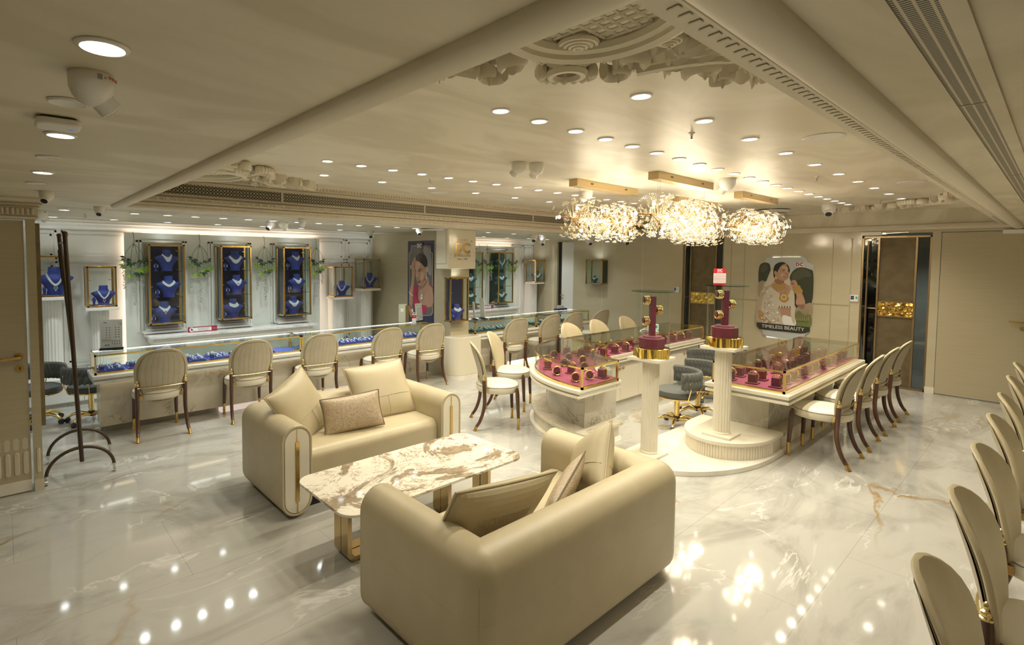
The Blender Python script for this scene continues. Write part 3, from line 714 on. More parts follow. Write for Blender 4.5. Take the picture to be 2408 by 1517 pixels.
# ---------------------------------------------------------------- upholstered dining chairs (local +y is the way the sitter faces)
def make_chair():
    t = thing('dining_chair', 'cream leather chair', 'chair')
    ZC, HH, HW = .635, .295, .245
    def wid(q): return HW*(max(0, 1-abs(q)**2.5))**(1/2.1)*(1+.10*q)
    def yb(x, z):
        s = (z-.34)/.59
        return -.125-.15*s**1.5+.95*x*x*(.45+.75*s)
    NU, NV = 28, 18
    def sheet(off, shrink, pleat):
        rs = []
        for j in range(NV+1):
            q = -math.cos(PI*j/NV)*shrink; z = ZC+HH*q; row = []
            for i in range(NU+1):
                u = -math.cos(PI*i/NU) if not pleat else -1+2*i/NU
                x = u*wid(q)*shrink; row.append((x, yb(x, z)+off(u, q), z))
            rs.append(row)
        return rs
    b = B()
    fr = lambda u, q: .022*(1-max(abs(u)**4, abs(q)**6))+.004
    F = sheet(fr, 1.0, False); K = sheet(lambda u, q: -.014, .985, False)
    b.rings(F, False); b.rings([r[::-1] for r in K], False)
    def rim(rs): return [r[0] for r in rs]+rs[-1][1:]+[r[-1] for r in rs[::-1]][1:]+rs[0][::-1][1:-1]
    b.rings([rim(F), rim([[(x*1.012, y-.012, ZC+(z-ZC)*1.012) for x, y, z in r] for r in F]), rim(K)][::-1], True, False, False)
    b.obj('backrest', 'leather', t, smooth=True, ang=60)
    # pleated outer back with stitched channels, fanning from the bottom
    NP = 8; us = []
    for k in range(NP):
        a = -1+2*k/NP; w_ = 2/NP
        us += [a+.004, a+.2*w_, a+.5*w_, a+.8*w_, a+w_-.004]
    rs = []; mi = []
    for j in range(NV+1):
        q = -math.cos(PI*(j+.6)/(NV+1.2))*.87; z = ZC+HH*q; row = []
        for i, u in enumerate(us):
            x = u*wid(q)*.84; d = (.0088, .0096, .0100, .0096, .0088)[i % 5]
            row.append((x, yb(x, z)-.014-d*(1-abs(q/.87)**8), z))
        rs.append(row)
    b = B()
    for j in range(NV):
        for i in range(len(us)-1):
            b.k = 1 if i % 5 == 4 else 0
            b.add([rs[j][i], rs[j+1][i], rs[j+1][i+1], rs[j][i+1]], [(0, 1, 2, 3)])
    pb = b.obj('pleated_back', ['leather_back_shade', 'seam'], t, smooth=True, ang=60)
    pb['label'] = 'channel stitched outer back'
    b = B()
    pts = []
    for i in range(40):
        a = 2*PI*i/40; q = .90*math.sin(a); x = wid(q)*.90*(1 if math.cos(a) > 0 else -1)*min(1, abs(math.cos(a))**.2) if abs(math.cos(a)) > .02 else 0
        pts.append((x, yb(x, ZC+HH*q)-.0165, ZC+HH*q))
    b.tube(pts, .0022, 4, True).obj('stitch_line', 'seam', pb)
    st = B(); prof = [(.001, .385), (.20, .385), (.236, .392), (.247, .405), (.247, .452), (.240, .470), (.215, .482), (.15, .492), (.08, .496), (.001, .497)]
    st.lathe(prof, 32, (0, .03, 0), 1, .96)
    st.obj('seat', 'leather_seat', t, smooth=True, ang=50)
    B().torus((0, .03, .462), .2455, .003, 36, 5, 'z', 1, .96).obj('seat_piping', 'seam', t)
    for s in (-1, 1):
        o = B().tube([(s*.196, .215, .455), (s*.198, .217, .43), (s*.200, .22, .38), (s*.206, .232, .13), (s*.207, .234, .128)], [.010, .020, .023, .0165, .016], 12).obj('front_leg', 'wood_dark', t, smooth=True)
        B().lathe([(.0165, .128), (.0150, .12), (.0145, .022), (.019, .010), (.019, 0)], 14, (s*.207, .235, 0)).obj('brass_ferrule', 'brass', o, smooth='a')
        P = [(s*.222, -.148, .545), (s*.222, -.142, .40), (s*.222, -.140, .30), (s*.226, -.155, .20), (s*.231, -.19, .10), (s*.236, -.226, .045)]
        P = spline(P, 4, False)
        o = B().tube(P, [.0215-.0045*i/(len(P)-1) for i in range(len(P))], 12).obj('rear_leg', 'wood_dark', t, smooth=True)
        B().tube([(s*.236, -.225, .048), (s*.238, -.236, .02), (s*.239, -.243, 0)], [.017, .0165, .022], 12).obj('brass_ferrule', 'brass', o, smooth='a')
        B().lathe([(.023, .545), (.023, .552), (.017, .556), (.021, .565), (.019, .575), (.010, .582), (.014, .592), (.012, .602), (.004, .612), (.001, .613)], 14, (s*.222, -.148, 0)).obj('finial', 'brass_light', o, smooth=True)
        B().box(s*.19-.02, -.15, .40, s*.19+.02, -.10, .445).obj('bracket', 'brass', t, bev=.004)
    rl = [(x, yb(x, .525)-.035, .525) for x in [-.20+.4*i/12 for i in range(13)]]
    B().tube([(-.222, -.165, .528)]+rl+[(.222, -.165, .528)], .0048, 6).obj('brass_rail', 'brass_light', t, smooth=True)
    return t
chair = make_chair()
cused = []
def put_chair(x, y, deg, label, group):
    if not cused:
        cused.append(1); chair.location = (x, y, 0); chair.rotation_euler = (0, 0, math.radians(deg)); tag(chair, label, 'chair', group)
    else: dup(chair, (x, y, 0), math.radians(deg), label, group)
for i, x in enumerate((1.228, 2.16, 3.02, 3.99, 4.75)):
    put_chair(x, 6.11 if i < 3 else 6.05, (-2, -3, -3, -2, -4)[i], 'cream leather chair with pleated back at the blue counter, %s from the garment rail' % ORD[i+1], 'chairs along the blue counter')
for i, x in enumerate((6.28, 7.12, 7.78, 8.62)):
    put_chair(x, 5.76, (-8, -4, -8, -4)[i], 'cream leather chair with pleated back at the green counter, %s from the pillar' % ORD[i+1], 'chairs along the green counter')
for i, (x, y, a) in enumerate(((4.19, 4.06, -128), (4.86, 4.46, -150))):
    put_chair(x, y, a, ('cream leather chair facing the curved bangle counter, the one showing its whole seat', 'cream leather chair facing the curved bangle counter, behind the one showing its whole seat')[i], 'chairs around the curved counter')
for i, x in enumerate((6.28, 6.98, 7.80)):
    put_chair(x, 4.38, 180, 'cream leather chair behind the straight bangle counter, %s from the curved end' % ORD[i+1], 'chairs behind the straight bangle counter')
for i, x in enumerate((5.90, 6.62, 7.36, 8.08)):
    put_chair(x, 1.39, (0, 2, 0, 0)[i], 'cream leather chair drawn up to the large maroon tray case, %s from the podium' % ORD[i+1], 'chairs along the large maroon case')
for i, x in enumerate((2.15, 2.94, 3.74, 4.55, 5.35, 6.22, 7.1)):
    put_chair(x, -.02, 180+(2, 0, -2, 0, 2, 0, 0)[i], 'cream leather chair in the foreground row at the right edge, %s from the camera' % ORD[i+1], 'foreground row of chairs')

# ---------------------------------------------------------------- sofas: a stadium section bent round three sides (local +y = front)
def make_sofa(label):
    t = thing('sofa', label, 'sofa')
    W, D, Hh, T = 1.67, .87, .67, .23
    hw = T/2
    prof = []
    for i in range(13):
        a = PI*i/12; prof.append((hw*math.cos(a), Hh-hw+hw*math.sin(a)))
    for i in range(13):
        a = PI+PI*i/12; prof.append((hw*math.cos(a), .02+hw+hw*math.sin(a)))
    dc = hw-.11
    rs = []
    def ring(c, n, t_, mit=False, th=0):
        row = []
        for d, z in prof: row.append((c[0]+n[0]*d, c[1]+n[1]*d, z))
        return row
    x0, x1, y0, y1 = -W/2+hw, W/2-hw, -D/2+hw, D/2
    def corner(cx, cy, a0, a1):
        for k in range(7):
            a = math.radians(a0+(a1-a0)*k/6); am = math.radians((a0+a1)/2); row = []
            for d, z in prof:
                if d <= dc:
                    m = d/math.cos(math.radians(abs(a1-a0)/2)); row.append((cx+m*math.cos(am), cy+m*math.sin(am), z))
                else:
                    m = dc/math.cos(math.radians(abs(a1-a0)/2)); row.append((cx+m*math.cos(am)+(d-dc)*math.cos(a), cy+m*math.sin(am)+(d-dc)*math.sin(a), z))
            rs.append(row)
    rs.append(ring((x1, y1), (1, 0), 0)); rs.append(ring((x1, y0+.16), (1, 0), 0))
    corner(x1, y0, 0, -90)
    rs.append(ring((0, y0), (0, -1), 0))
    corner(x0, y0, -90, -180)
    rs.append(ring((x0, y0+.16), (-1, 0), 0)); rs.append(ring((x0, y1), (-1, 0), 0))
    B().rings(rs).obj('shell', 'leather', t, smooth=True, ang=40)
    sx = W/2-T
    b = B(); n = 10; R_ = .075
    pr = [(-D/2+T-.02, .13), (D/2-.045, .13)]+[(D/2-.045-R_+R_*math.cos(a), .445-R_+R_*math.sin(a)) for a in [PI/2*i/8 for i in range(9)]]+[(-D/2+T-.02, .455)]
    b.rings([[(x, y, z) for y, z in pr] for x in (-sx+.002, sx-.002)])
    b.obj('seat_cushion', 'leather', t, smooth=True, ang=40)
    B().box(-W/2+.15, -D/2+.12, 0, W/2-.15, D/2-.12, .14).obj('plinth', 'black', t)
    for s in (-1, 1):
        cx = s*(W/2-hw)
        def stad(r, zc0, zc1, y): return [(cx+r*math.cos(a), y, zc1+r*math.sin(a)) for a in [PI*i/14 for i in range(15)]]+[(cx+r*math.cos(a), y, zc0+r*math.sin(a)) for a in [PI+PI*i/14 for i in range(15)]]
        z0, z1 = .02+hw, Hh-hw
        o = B().rings([stad(hw*.80, z0, z1, D/2-.004), stad(hw*.80, z0, z1, D/2+.008)]).obj('arm_panel', 'ivory', t, bev=.002)
        o['label'] = 'smooth ivory oval panel on the arm end'
        B().tube([stad(hw*.92, z0, z1, D/2-.002)[i] for i in range(30)], .011, 8, True).obj('welt', 'leather', t, smooth=True)
        B().box(cx-.004, D/2+.007, .045, cx+.004, D/2+.011, Hh-.025).obj('brass_line', 'brass', o)
        B().prism(rrect(cx-.013, .12, cx+.013, .56, .012), -.003, .003).obj('brass_inlay', 'brass', o, loc=(0, D/2+.011, 0)).rotation_euler = (PI/2, 0, 0)
    def loop(z, e):
        P = [(x1+hw+e, y1)]
        P += [(x1+dc+(hw-dc+e)*math.cos(math.radians(a)), y0-dc+(hw-dc+e)*math.sin(math.radians(a))) for a in range(0, -91, -15)]
        P += [(x0-dc+(hw-dc+e)*math.cos(math.radians(a)), y0-dc+(hw-dc+e)*math.sin(math.radians(a))) for a in range(-90, -181, -15)]
        return [(p[0], p[1], z) for p in P+[(x0-hw-e, y1)]]
    b = B().tube(loop(.40, -.0008), .0014, 4)
    for s in (1, -1):
        a = math.radians(-45 if s > 0 else -135); cx, cy = (x1+dc if s > 0 else x0-dc), y0-dc
        b.tube([(cx+(hw-dc-.0008)*math.cos(a), cy+(hw-dc-.0008)*math.sin(a), z) for z in (.14, .4, Hh-hw)], .0018, 4)
    b.obj('seam', 'seam_soft', t)
    return t
sofa = make_sofa('cream leather sofa facing the coffee table, its seat and front arm panels visible')
sofa.location = (2.275, 3.875, 0); sofa.rotation_euler = (0, 0, PI)
dup(sofa, (2.20, 1.83, 0), 0, 'cream leather sofa in the foreground seen from behind, its tall smooth back to the camera')

def pillow(name, label, W, H, T, m, loc, rot, seamz=None, band=None, group=None):
    t = thing(name, label, 'cushion', loc, rot=rot, group=group)
    n = 16
    def sh(u, v):
        p = .055; x = W/2*u*(1-p*(1-v*v)); y = H/2*v*(1-p*(1-u*u))
        th = T/2*((1-u**4)*(1-v**4))**.55*(.82+.18*math.cos(u*1.3)*math.cos(v*1.2))
        th += .006*math.sin(5*u+3*v)*(abs(u*v))*(1-u**4)*(1-v**4)
        return x, y, th
    b = B()
    for sg in (1, -1):
        rs = []
        for j in range(n+1):
            row = []
            for i in range(n+1):
                u = math.sin(PI/2*(-1+2*i/n)); v = math.sin(PI/2*(-1+2*j/n)); x, y, th = sh(u, v); row.append((x, y, sg*th))
            rs.append(row if sg > 0 else row[::-1])
        if band and sg > 0 or band and sg < 0:
            for j in range(n):
                for i in range(n):
                    uu = -1+2*(i+.5)/n; vv = -1+2*(j+.5)/n
                    if sg < 0: uu = -uu
                    b.k = 1 if (abs(math.sin(PI/2*uu)) < .55 and math.sin(PI/2*vv) < band) else 0
                    b.add([rs[j][i], rs[j][i+1], rs[j+1][i+1], rs[j+1][i]], [(0, 1, 2, 3)])
        else: b.rings(rs, False)
    b.obj('cover', [m, 'linen'] if band is not None else m, t, smooth=True, ang=70)
    pts = []
    for k in range(64):
        a = k/64*4; s = int(a); f_ = -1+2*(a-s)
        u, v = ((f_, -1), (1, f_), (-f_, 1), (-1, -f_))[s]; x, y, th = sh(u, v); pts.append((x*1.012, y*1.012, 0))
    B().tube(pts, .0055, 6, True).obj('piping', 'seam' if m == 'brocade' else m, t, smooth=True)
    if seamz is not None:
        for sg in (1, -1):
            pts = []
            for i in range(n+1):
                u = -.97+1.94*i/n; x, y, th = sh(u, seamz); pts.append((x, y, sg*(th+.0005)))
            B().tube(pts, .0022, 4)  .obj('seam', 'seam_soft', t)
            x0_ = []
            for i in range(8): x, y, th = sh(.05, -.97+(seamz+.97)*i/7); x0_.append((x, y, sg*(th+.0005)))
            B().tube(x0_, .0018, 4).obj('seam', 'seam_soft', t)
    return t
ra = math.radians
def aimrot(n, roll):
    n = Vector(n).normalized(); x = Vector((0, 0, 1)).cross(n).normalized(); y = n.cross(x)
    c, s_ = math.cos(roll), math.sin(roll); X = x*c+y*s_; Y = y*c-x*s_
    return Matrix((X, Y, n)).transposed().to_euler()
pillow('cushion', 'plain cream leather cushion leaning in the left corner of the back sofa', .50, .50, .15, 'leather', (1.80, 3.90, .655), aimrot((.35, -.85, .42), ra(20)), -.25)
pillow('cushion', 'plain cream leather cushion standing in the right corner of the back sofa', .60, .52, .16, 'leather', (2.60, 3.96, .655), aimrot((-.08, -.85, .5), ra(3)), -.3)
pillow('cushion', 'small shiny brocade lumbar cushion at the front of the back sofa', .50, .29, .13, 'brocade', (2.17, 3.72, .585), aimrot((-.22, -.9, .34), ra(4)))
pillow('cushion', 'leather cushion with a woven linen patch in the near sofa beside its left arm', .72, .46, .15, 'leather', (1.83, 1.79, .575), aimrot((.05, .86, .45), ra(8)), None, .35)
pillow('cushion', 'brocade cushion wedged between the two leather cushions of the near sofa', .44, .26, .11, 'brocade', (2.42, 1.79, .53), aimrot((-.35, .8, .40), ra(-26)))
pillow('cushion', 'plain cream leather cushion propped upright in the far corner of the near sofa', .44, .44, .19, 'leather', (2.77, 1.85, .57), aimrot((-.70, .59, .37), ra(40)), -.25)

# ---------------------------------------------------------------- coffee table
m = mat('table_stone', (.8, .74, .6), .06)
nt = m.node_tree; bs = nt.nodes['Principled BSDF']
v = coords(nt, (1.0, 1.3, 1), (0, 0, -.5))
n1 = N(nt, 'ShaderNodeTexNoise', Detail=10, Distortion=1.6, Roughness=.66); n1.inputs['Scale'].default_value = 1.35; nt.links.new(v, n1.inputs['Vector'])
n2 = N(nt, 'ShaderNodeTexNoise', Detail=12, Distortion=.6, Roughness=.75); n2.inputs['Scale'].default_value = 8; nt.links.new(v, n2.inputs['Vector'])
c1 = ramp(nt, n2.outputs[0], [(.30, (.12, .10, .075)), (.46, (.30, .23, .15)), (.60, (.42, .34, .24)), (.75, (.72, .66, .54))])
msk = ramp(nt, n1.outputs[0], [(.425, (1, 1, 1)), (.455, (0, 0, 0))])
sep = ramp(nt, n2.outputs[0], [(.3, (.80, .74, .60)), (.7, (.86, .81, .70))])
cc = mixc(nt, sep, c1, msk)
n3 = N(nt, 'ShaderNodeTexNoise', Detail=9, Distortion=1.0, Roughness=.7); n3.inputs['Scale'].default_value = 4.2; nt.links.new(v, n3.inputs['Vector'])
sb = N(nt, 'ShaderNodeMath', operation='SUBTRACT'); sb.inputs[1].default_value = .5; nt.links.new(n3.outputs[0], sb.inputs[0])
ab = N(nt, 'ShaderNodeMath', operation='ABSOLUTE'); nt.links.new(sb.outputs[0], ab.inputs[0])
ed = ramp(nt, n1.outputs[0], [(.45, (0, 0, 0)), (.47, (1, 1, 1)), (.51, (1, 1, 1)), (.56, (0, 0, 0))])
vv = ramp(nt, ab.outputs[0], [(0, (1, 1, 1)), (.022, (0, 0, 0))])
mm = N(nt, 'ShaderNodeMath', operation='MULTIPLY'); nt.links.new(ed, mm.inputs[0]); nt.links.new(vv, mm.inputs[1])
nt.links.new(mixc(nt, cc, (.34, .22, .11), mm.outputs[0]), bs.inputs['Base Color'])
t = thing('coffee_table', 'low coffee table with patterned cream stone top and brass legs between the sofas', 'table', (2.148, 2.82, 0))
tb = B().prism(rrect(-.742, -.345, .742, .345, .11, 8), .402, .42).obj('table_top', 'table_stone', t, bev=.004)
for x0, x1, yc in ((-.60, -.20, -.02), (.20, .62, -.02)):
    cx, cz, wx, wz = (x0+x1)/2, .2, (x1-x0)/2, .2
    out = rrect(x0, .004, x1, .398, .05, 5); inn = rrect(x0+.028, .032, x1-.028, .370, .028, 5)
    b = B(); n = len(out)
    for ya_, yb_ in ((yc-.085, yc-.004), (yc+.004, yc+.085)):
        q = [[(p[0], ya_, p[1]) for p in out], [(p[0], yb_, p[1]) for p in out], [(p[0], yb_, p[1]) for p in inn], [(p[0], ya_, p[1]) for p in inn]]
        b.rings(q+[q[0]], True, False, False)
    b.rings([[(p[0]*.0+cx+(p[0]-cx)*.985, yy, .2+(p[1]-.2)*.985) for p in out] for yy in (yc-.02, yc+.02)], True, False, False)
    b.obj('leg', 'table_brass', t, smooth=True, ang=30)

# ---------------------------------------------------------------- garment rail at the partition
t = thing('garment_rail', 'dark bronze garment rail on two arched feet with castors beside the partition', 'clothes rack', (.455, 5.5, 0))
for y, xo in ((-.27, 0), (.28, .04)):
    tp = 2.03
    o = B().tube([(xo+.007, y, .085 if y > 0 else .14), (xo-.028, y, 1.0), (-.064, y, tp)], .0165, 12).ell((-.064, y, tp+.012), (.021, .021, .018), 10, 6).obj('pole', 'dark_metal', t, smooth=True)
    a = B().tube([(xo+.235*math.cos(q), y+.0, .06+.20*math.sin(q)) for q in [PI*i/20 for i in range(21)]], .0135, 10).obj('foot_arch', 'dark_metal', t, smooth=True)
    for s in (-1, 1):
        B().lathe([(.018, .075), (.018, .055), (.008, .05), (.008, .03)], 12, (xo+s*.235, y, 0)).tube([(xo+s*.235-.009, y, .021), (xo+s*.235+.009, y, .021)], .021, 14).obj('castor', 'steel', t, smooth='a')
B().tube([(-.06, -.27, 1.97), (-.06, .28, 1.97)], .010, 10).tube([(.0, -.27, .25), (.04, .28, .25)], .010, 10).obj('rail', 'dark_metal', t, smooth=True)
B().tube([(-.06, .28, 1.95), (-.075, .28, 1.9), (-.05, .28, 1.6)], .004, 6).obj('strap', 'black', t)

# ---------------------------------------------------------------- counters, worktops and glass cases
def case_rect(name, label, x0, y0, x1, y1, z0, z1, group=None, led='back', floor='blue_tray', bars=()):
    t = thing(name, label, 'glass display case', ((x0+x1)/2, (y0+y1)/2, z0), group=group)
    X, Y, Z = (x1-x0)/2, (y1-y0)/2, z1-z0; w_ = .009
    b = B()
    for sx in (-1, 1):
        for sy in (-1, 1): b.cb((sx*(X-w_), sy*(Y-w_), Z/2), (w_*2, w_*2, Z))
    for sy in (-1, 1):
        b.cb((0, sy*(Y-w_), .012), (2*X, w_*2, .024)); b.cb((0, sy*(Y-w_), Z-.008), (2*X, w_*2, .016))
    for sx in (-1, 1):
        b.cb((sx*(X-w_), 0, .012), (w_*2, 2*Y, .024)); b.cb((sx*(X-w_), 0, Z-.008), (w_*2, 2*Y, .016))
    for xb in bars: b.cb((xb-(x0+x1)/2, -Y+w_, Z/2), (w_*4, w_*2, Z))
    b.obj('brass_frame', 'gold', t)
    for sy in (-1, 1): B().cb((0, sy*(Y-.004), Z/2), (2*X-.03, .004, Z-.03)).obj('side_pane', 'glass_clear', t)
    for sx in (-1, 1): B().cb((sx*(X-.004), 0, Z/2), (.004, 2*Y-.03, Z-.03)).obj('end_pane', 'glass_clear', t)
    B().cb((0, 0, Z+.003), (2*X, 2*Y, .006)).obj('top_pane', 'glass_clear', t)
    B().cb((0, 0, .012), (2*X-.03, 2*Y-.03, .016)).obj('velvet_floor', floor, t)
    if led:
        y = Y-.022 if led == 'back' else -Y+.022
        B().cb((0, y, Z-.008), (2*X-.04, .012, .010)).obj('led_strip', 'led_white', t)
    return t
def counter_slab(label, pts, z0, z1, m='white_marble', step=.02):
    c = Vector((sum(p[0] for p in pts)/len(pts), sum(p[1] for p in pts)/len(pts)))
    t = thing('worktop', label, 'counter top', (c.x, c.y, z0))
    loc = [(p[0]-c.x, p[1]-c.y) for p in pts]; h = (z1-z0)
    B().prism(loc, h*.55, h).obj('upper_slab', m, t, bev=.008, seg=3)
    sm = [(p[0]-(step if p[0] > 0 else -step), p[1]-(step if p[1] > 0 else -step)) for p in loc]
    B().prism(sm, h*.3, h*.55).obj('groove', 'grey_marble', t)
    B().prism([(p[0]*.995, p[1]*.99) for p in loc], 0, h*.32).obj('lower_slab', m, t, bev=.005)
    return t
R4 = lambda x0, y0, x1, y1: [(x0, y0), (x1, y0), (x1, y1), (x0, y1)]
# blue counter
t = thing('counter', 'long cream marble counter base under the blue jewellery cases', 'counter', (2.9, 6.4, 0))
B().box(-2.165, 0, .075, 2.2, .26, .565).obj('base', 'cream_marble', t, bev=.004)
B().box(-2.15, .12, 0, -.95, .25, .075).obj('plinth', 'grey_marble', t); B().box(.85, -.0, 0, 2.2, .25, .075).obj('plinth', 'grey_marble', t)
B().box(-.95, .02, .0, .85, .25, .165).obj('lit_plinth', 'alabaster_lit', t)
B().box(-2.15, -.03, .556, 2.15, -.02, .563).obj('led_strip', 'led_warm', t)
counter_slab('long white marble counter top under the blue jewellery cases', R4(.655, 6.225, 5.16, 6.67), .565, .65)
case_rect('display_case', 'long brass and glass case of blue trays, nearer the garment rail', .68, 6.275, 2.905, 6.63, .65, .855, 'blue counter cases')
case_rect('display_case', 'long brass and glass case of blue trays, nearer the pillar', 2.915, 6.275, 5.12, 6.63, .65, .855, 'blue counter cases')
# green counter
t = thing('counter', 'cream marble counter base under the green jewellery cases', 'counter', (7.3, 6.16, 0))
B().box(-1.54, 0, .075, 1.6, .36, .565).obj('base', 'cream_marble', t, bev=.004)
B().box(-1.54, .03, 0, -.6, .35, .075).obj('plinth', 'grey_marble', t); B().box(.5, .03, 0, 1.6, .35, .075).obj('plinth', 'grey_marble', t)
B().box(-.6, .01, 0, .5, .35, .165).obj('lit_plinth', 'led_warm', t)
B().box(-1.5, -.03, .556, 1.55, -.02, .563).obj('led_strip', 'led_warm', t)
counter_slab('white marble counter top under the green jewellery cases', R4(5.745, 5.96, 8.95, 6.52), .565, .65)
case_rect('display_case', 'brass and glass case of green trays, nearer the pillar', 5.75, 6.02, 7.25, 6.44, .65, .85, 'green counter cases', floor='green_velvet')
case_rect('display_case', 'brass and glass case of green trays, at the far end', 7.26, 6.02, 8.86, 6.44, .65, .85, 'green counter cases', floor='green_velvet')
# curved bangle counter
CX, CY = 5.42, 2.80
def sector(rx, ry, ix, iy, y0, xr=CX, n=20):
    o = [p for p in arc(CX, CY, rx, ry, 180, 90, n)]
    i = [p for p in arc(CX, CY, ix, iy, 90, 180, n)]
    o = [(min(p[0], xr), max(p[1], y0)) for p in o]; i = [(min(p[0], xr), max(p[1], y0)) for p in i]
    return (o+i)[::-1]
t = thing('counter', 'grey marble base of the curved bangle counter on its fluted step', 'counter', (0, 0, 0))
B().prism(sector(1.10, 1.24, .56, .55, 2.97), .2, .575).obj('base', 'grey_marble', t, smooth=True, ang=30)
B().prism(sector(1.27, 1.40, .60, .60, 2.84), .165, .2).obj('step_top', 'cream_marble', t, bev=.005)
B().prism(sector(1.29, 1.42, .60, .62, 2.86), 0, .045).obj('step_foot', 'bath_marble', t, bev=.004)
b = B().prism(sector(1.23, 1.36, .62, .62, 2.88), .045, .166)
for i in range(64):
    a = PI-i/63*PI*.49; b.tube([(CX+1.23*math.cos(a), max(2.88, CY+1.36*math.sin(a)), z) for z in (.046, .165)], .014, 6)
b.obj('fluted_riser', 'ivory', t, smooth=True, ang=30)
def slab_sector(label, z0, z1):
    t = thing('worktop', label, 'counter top', (CX, CY, z0))
    q = lambda s: [(p[0]-CX, p[1]-CY) for p in s]
    h = z1-z0
    B().prism(q(sector(1.44, 1.33, .72, .58, 2.765)), h*.55, h).obj('upper_slab', 'ivory', t, bev=.008, seg=3)
    B().prism(q(sector(1.42, 1.31, .74, .60, 2.785)), h*.3, h*.55).obj('groove', 'grey_marble', t)
    B().prism(q(sector(1.435, 1.325, .725, .585, 2.77)), 0, h*.32).obj('lower_slab', 'ivory', t, bev=.005)
slab_sector('curved ivory counter top under the bangle case', .575, .655)
t = thing('display_case', 'curved brass and glass case of gold bangles on maroon stands', 'glass display case', (CX, CY, .655))
q = lambda s: [(p[0]-CX, p[1]-CY) for p in s]
oa = q(arc(CX, CY, 1.385, 1.27, 180, 90, 24)); ia = q(arc(CX, CY, .78, .62, 90, 180, 24)); H_ = .205
b = B()
for z, hz in ((.012, .012), (H_-.008, .008)):
    for a in (oa, ia):
        rr = [[(p[0], p[1], z-hz), (p[0]*(1-.016), p[1]*(1-.016), z-hz), (p[0]*(1-.016), p[1]*(1-.016), z+hz), (p[0], p[1], z+hz)] for p in a]
        b.rings(rr)
    b.box(-1.385, 0, z-hz, -.78, .018, z+hz).box(-.018, .62, z-hz, 0, 1.27, z+hz)
for p in ((-1.376, .009), (-.79, .009), (-.009, .63), (-.009, 1.26)): b.cb((p[0], p[1], H_/2), (.018, .018, H_))
b.obj('brass_frame', 'gold', t)
for a in (oa, ia): B().rings([[(p[0]*.995, p[1]*.995, .02), (p[0]*.995, p[1]*.995, H_-.012)] for p in a], False).obj('curved_pane', 'glass_clear', t, smooth=True)
B().box(-1.36, .006, .02, -.80, .010, H_-.014).obj('end_pane', 'glass_clear', t)
B().prism((oa+ia)[::-1], H_, H_+.006).obj('top_pane', 'glass_clear', t)
B().prism([(p[0]*.985, p[1]*.985+.01) for p in (oa+ia)[::-1]], .004, .02).obj('velvet_floor', 'pink_velvet', t)
# straight bangle counter with cupboards on the staff side
t = thing('counter', 'straight island counter base with glossy cream cupboard fronts', 'counter', (6.75, 3.78, 0))
B().box(-1.30, -.24, .085, 1.30, .24, .59).obj('carcass', 'ivory_gloss', t)
B().box(-1.28, -.22, 0, 1.28, .22, .085).obj('kickboard', 'grey_marble', t)
for i in range(6):
    x0 = -1.295+i*.432
    dd = B().box(x0+.002, -.258, .09, x0+.430, -.24, .575).obj('door', 'ivory_gloss', t, bev=.002)
    xk = x0+(.39 if i % 2 == 0 else .042)
    B().tube([(xk, -.255, .50), (xk, -.275, .50), (xk, -.278, .50)], [.006, .017, .015], 14).obj('knob', 'brass', dd, smooth='a')
counter_slab('straight ivory counter top with a staff side ledge', R4(5.46, 3.46, 8.12, 4.12), .59, .655, 'ivory')
case_rect('display_case', 'straight brass and glass case of bangles on the island', 5.47, 3.47, 8.08, 4.05, .655, .86, led=None, floor='pink_velvet')
t = thing('drawer_rail', 'long ivory drawer rail along the staff side of the straight bangle case', 'drawer', (6.77, 3.478, .661))
B().box(-1.2, -.016, 0, -.02, .0, .032).box(.02, -.016, 0, 1.2, 0, .032).obj('front', 'ivory', t, bev=.003)
# large maroon tray case, its base, and the podium
t = thing('counter', 'grey marble base of the large maroon tray case with its fluted plinth', 'counter', (6.8, 2.0, 0))
B().box(-1.11, -.20, .2, 1.1, .15, .575).obj('base', 'grey_marble', t, bev=.003)
B().box(-1.1, -.335, .165, 1.12, .2, .2).obj('step_top', 'cream_marble', t)
b = B().box(-1.1, -.31, .045, 1.1, .19, .166)
for i in range(78): b.tube([(-1.09+i*.028, -.31, z) for z in (.046, .165)], .012, 6)
b.obj('fluted_riser', 'ivory', t, smooth=True, ang=30)
B().box(-1.1, -.37, 0, 1.12, .2, .045).obj('step_foot', 'bath_marble', t)
counter_slab('ivory counter top with a double edge under the large maroon tray case', R4(5.27, 1.51, 8.0, 2.24), .57, .655, 'ivory')
case_rect('display_case', 'large brass and glass case of maroon bangle stands', 5.33, 1.565, 7.95, 2.19, .655, .862, led=None, floor='pink_velvet')
t = thing('podium', 'rounded ivory fluted podium on a low curved marble step', 'podium', (5.45, 2.05, 0))
B().prism(([(p[0], p[1]) for p in arc(0, 0, .54, .385, 90, 270, 24)]+[(.24, -.385), (.24, .385)]), .17, .208).obj('podium_top', 'ivory', t, bev=.008, seg=3)
b = B().prism(arc(0, 0, .51, .36, 90, 270, 24)+[(.24, -.36), (.24, .36)], .045, .171)
for i in range(50):
    a = PI/2+PI*i/49; b.tube([(.51*math.cos(a), .36*math.sin(a), z) for z in (.046, .17)], .014, 6)
b.obj('fluted_side', 'ivory', t, smooth=True, ang=30)
B().prism(arc(0, .36, 1.20, .76, 170, 270, 24)+[(.24, -.40), (.24, .58), (-1.15, .58)], 0, .045).obj('low_step', 'bath_marble', t, bev=.004)

